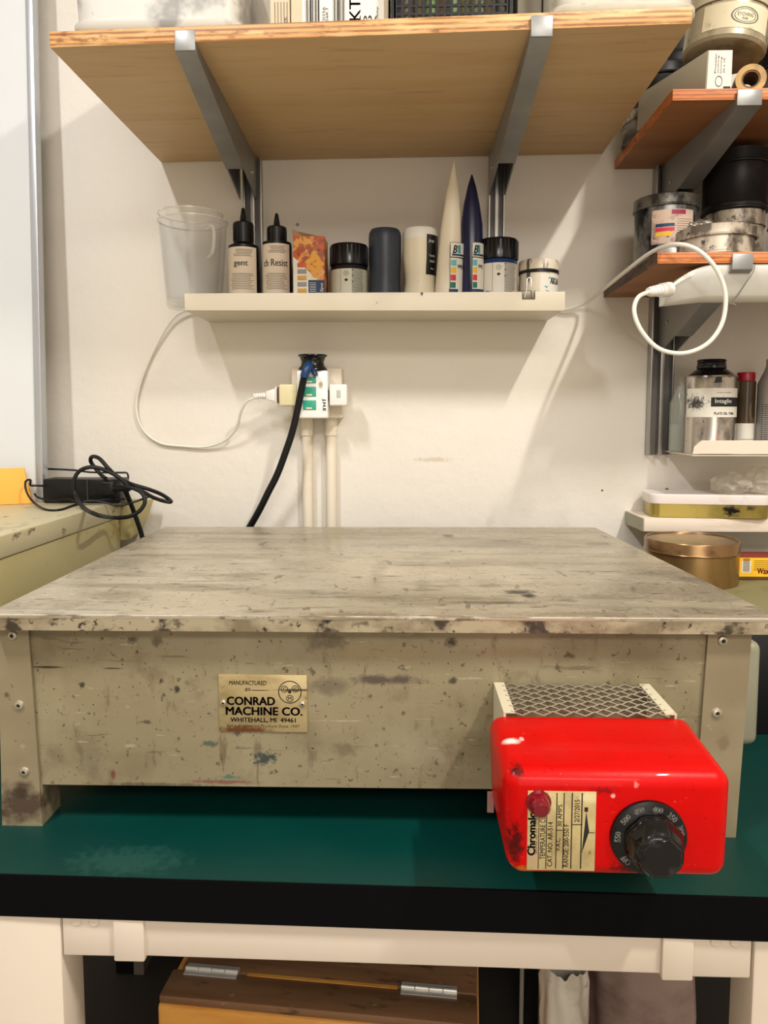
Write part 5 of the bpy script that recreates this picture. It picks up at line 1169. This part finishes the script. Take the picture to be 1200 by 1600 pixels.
m = MB(); m.quad((x0 + .001, Yy - .0003, RZ_ + .0055), (x0 + .129, Yy - .0003, RZ_ + .0055), (x0 + .129, Yy - .0003, zt_ - .001), (x0 + .001, Yy - .0003, zt_ - .001)); yf_ = m.build('yellow_face', mat('yellow_card', (240, 188, 40), .45, layers=[('n', (20, 20, 20), .5, .7, (226, 164, 24), .6)]), yb)
m = MB(); m.quad((x0 + .009, Yy - .0005, RZ_ + .012), (x0 + .024, Yy - .0005, RZ_ + .012), (x0 + .024, Yy - .0005, zt_ - .006), (x0 + .009, Yy - .0005, zt_ - .006)); m.build('barcode_panel', M['lblwhite'], yf_)
m = MB()
for i in range(12): m.box((x0 + .011, Yy - .0008, RZ_ + .014 + i * .0018), (x0 + .0215, Yy - .0006, RZ_ + .0148 + i * .0018))
m.quad((x0 + .001, Yy - .0005, RZ_ + .001), (x0 + .129, Yy - .0005, RZ_ + .001), (x0 + .129, Yy - .0005, RZ_ + .0055), (x0 + .001, Yy - .0005, RZ_ + .0055))
for i in range(6): m.box((x0 + .028, Yy - .0008, zt_ - .006 - i * .003), (x0 + .055, Yy - .0006, zt_ - .0054 - i * .003))
m.build('print', mat('brown_print', (90, 60, 20), .5), yf_, smooth=False)
m = MB(); m.text('Wax', (x0 + .034, Yy - .0008, RZ_ + .010), .018, .009, bold=.03); m.build('red_print', M['red'], yf_, smooth=False)

# ================================================================== UNDER THE TABLE
d_ = .9
wx = thing('wooden_box', 'old wooden paint box with brass hinges on the shelf under the table', 'box', (-.105, -.43, LSZ), R(-5.0))
BH = PY(228, 1574, -.53).z - LSZ
M['wood'] = mat('stained_wood_lid', (132, 96, 66), .5, layers=[('n', (3, 30, 30), .42, .66, (104, 70, 46), .8, 6), ('n', (16, 50, 50), .58, .68, (64, 44, 34), .75), ('n', (60, 60, 60), .66, .72, (180, 150, 110), .5)], bump=.2, bscale=60)
M['woodf'] = mat('varnished_pine', (222, 160, 76), .35, layers=[('n', (5, 20, 24), .45, .62, (196, 124, 50), .8, 6), ('n', (20, 20, 20), .66, .72, (96, 40, 24), .8)])
m = MB(); m.box((-.205, -.100, 0), (.205, .16, BH - .012), .006, 3); m.build('box', M['woodf'], wx, 'varnished pine sides', local=True)
m = MB(); m.box((-.203, -.098, BH - .0118), (.203, -.050, BH), .003, 2); m.build('front_lid', M['wood'], wx, 'worn brown lid', local=True)
m = MB(); m.box((-.192, -.049, BH - .0118), (.203, .16, BH + .001), .004, 2); m.build('lid', M['wood'], wx, 'worn brown lid', local=True)
for xh in (-.185, .105):
    m = MB()
    for k in range(4): m.cyl((xh + k * .0182, -.0495, BH + .0025), (xh + k * .0182 + .0172, -.0495, BH + .0025), .0024 + .0004 * (k % 2), seg=12)
    m.box((xh, -.060, BH + .0002), (xh + .072, -.040, BH + .0014)); m.build('hinge', mat('bright_hinge', (226, 222, 214), .35, .5), wx, 'bright metal hinge', local=True)
m = MB(); m.box((-.10, -.0525, BH + .0002), (.10, -.0475, BH + .0012)); m.build('lid_strip', M['woodf'], wx, local=True)

def bag(px0, px1, Y, ztop, label, m_, seed, name='plastic_bag', cat='bag', depth=.07, tilt=0):
    x0, x1 = PY(px0, 1560, Y).x, PY(px1, 1560, Y).x; xc_ = (x0 + x1) / 2; w_ = (x1 - x0) / 2
    h = ztop - LSZ
    t = MB()
    prof = [(0, 0), (.9, 0), (1, .06), (.98, .3), (.95, .5), (1.0, .68), (.97, .8), (1.0, .9), (.86, 1), (.78, .985), (.75, .85), (.6, .7), (0, .68)]
    b = bmesh.new(); n = 64; rows = []
    for (q_, z) in prof:
        row = []
        for i in range(n):
            a_ = 2 * math.pi * i / n; v = Vector((math.sin(a_), -math.cos(a_), z * 2.2 + seed))
            k = q_ * (1 + .10 * noise.noise(v * 1.9) + .09 * (abs(noise.noise(v * 4.2)) - .2) + .03 * math.sin(a_ * 9 + seed + z * 3))
            row.append(b.verts.new((k * w_ * math.sin(a_) + tilt * z, -k * depth * math.cos(a_), h * z + (.010 * noise.noise(v * 3) if z > .5 else 0))))
        rows.append(row)
    for j in range(len(rows) - 1):
        for i in range(n): b.faces.new([rows[j][i], rows[j][(i + 1) % n], rows[j + 1][(i + 1) % n], rows[j + 1][i]])
    bmesh.ops.remove_doubles(b, verts=b.verts, dist=1e-6)
    t._merge(b, Matrix.Translation((xc_, Y, LSZ)))
    o = t.build(name, m_); tag(o, label, cat); return o
M['bagw'] = mat('milky_plastic', (216, 208, 192), .32, layers=[('n', (30, 30, 30), .68, .74, (120, 96, 76), .6), ('n', (14, 40, 14), .5, .66, (176, 164, 146), .7)], bump=.5, bscale=20)
M['bagp'] = mat('pinkish_plastic', (176, 152, 142), .3, layers=[('n', (10, 10, 14), .45, .65, (128, 104, 96), .8), ('n', (90, 90, 90), .72, .76, (60, 40, 34), .8)], bump=.5, bscale=16)
bag(843, 920, -.42, PY(880, 1530, -.45).z, 'narrow bundle wrapped in milky plastic under the table, right of the wooden box', M['bagw'], 1.2, depth=.03)
bag(918, 1082, -.36, .665, 'wide pinkish translucent plastic bag under the table at right', M['bagp'], 4.4, depth=.07)
# rolled paper sticking up behind the milky bundle
p = PY(875, 1520, -.33)
tag(MB().cyl((p.x, -.30, LSZ + .0005), (p.x, -.30, .70), .026, seg=24).build('paper_roll', mat('paper_roll', (206, 196, 178), .7)), 'pale paper roll standing behind the milky wrapped bundle', 'paper roll')
p = PY(815, 1550, -.30)
tag(MB().cyl((p.x, -.30, LSZ + .0005), (p.x, -.30, .74), .0035, seg=12).build('thin_rod', mat('pale_rod', (180, 174, 158), .4)), 'thin pale rod standing between the wooden box and the bags', 'rod')
bc_ = thing('black_case', 'tall black case behind the left table leg', 'case', (-.36, -.22, LSZ))
MB().box((-.50, -.20, LSZ), (PY(210, 1560, -.2).x, -.08, .75), .003).build('case', M['black'], bc_)
xg = PY(210, 1560, -.2).x
MB().box((xg + .0002, -.20, LSZ), (xg + .018, -.08, .75), .001).build('side_trim', mat('grey_trim', (110, 102, 90), .5), bc_)
pf = thing('framed_picture', 'small dark picture in a yellow frame propped behind the wooden box', 'picture frame', (.0, -.20, LSZ))
x0, x1 = PY(560, 1515, -.2).x, PY(676, 1515, -.2).x; zq = PY(0, 1527, -.2).z
m = MB(); m.box((x0, -.20, LSZ), (x1, -.195, zq - .02 + .04), .001); m.build('picture', mat('dark_print', (46, 42, 38), .4), pf)
m = MB(); m.box((x1 - .012, -.203, LSZ), (x1, -.2002, zq + .03)); m.box((x0, -.203, zq + .02), (x1 - .012, -.2002, zq + .03)); m.box((x0, -.203, LSZ), (x0 + .012, -.2002, zq + .02)); m.build('frame', mat('yellow_frame', (190, 160, 84), .5), pf)
# added dark board standing in for the shade on the wall behind
tag(MB().box((-.34, -.055, LSZ), (.60, -.045, .78), .001).build('shade_board', mat('green_shade_board', (44, 46, 38), .6)), 'large dark board added to stand in for shade at the back under the table', 'board')
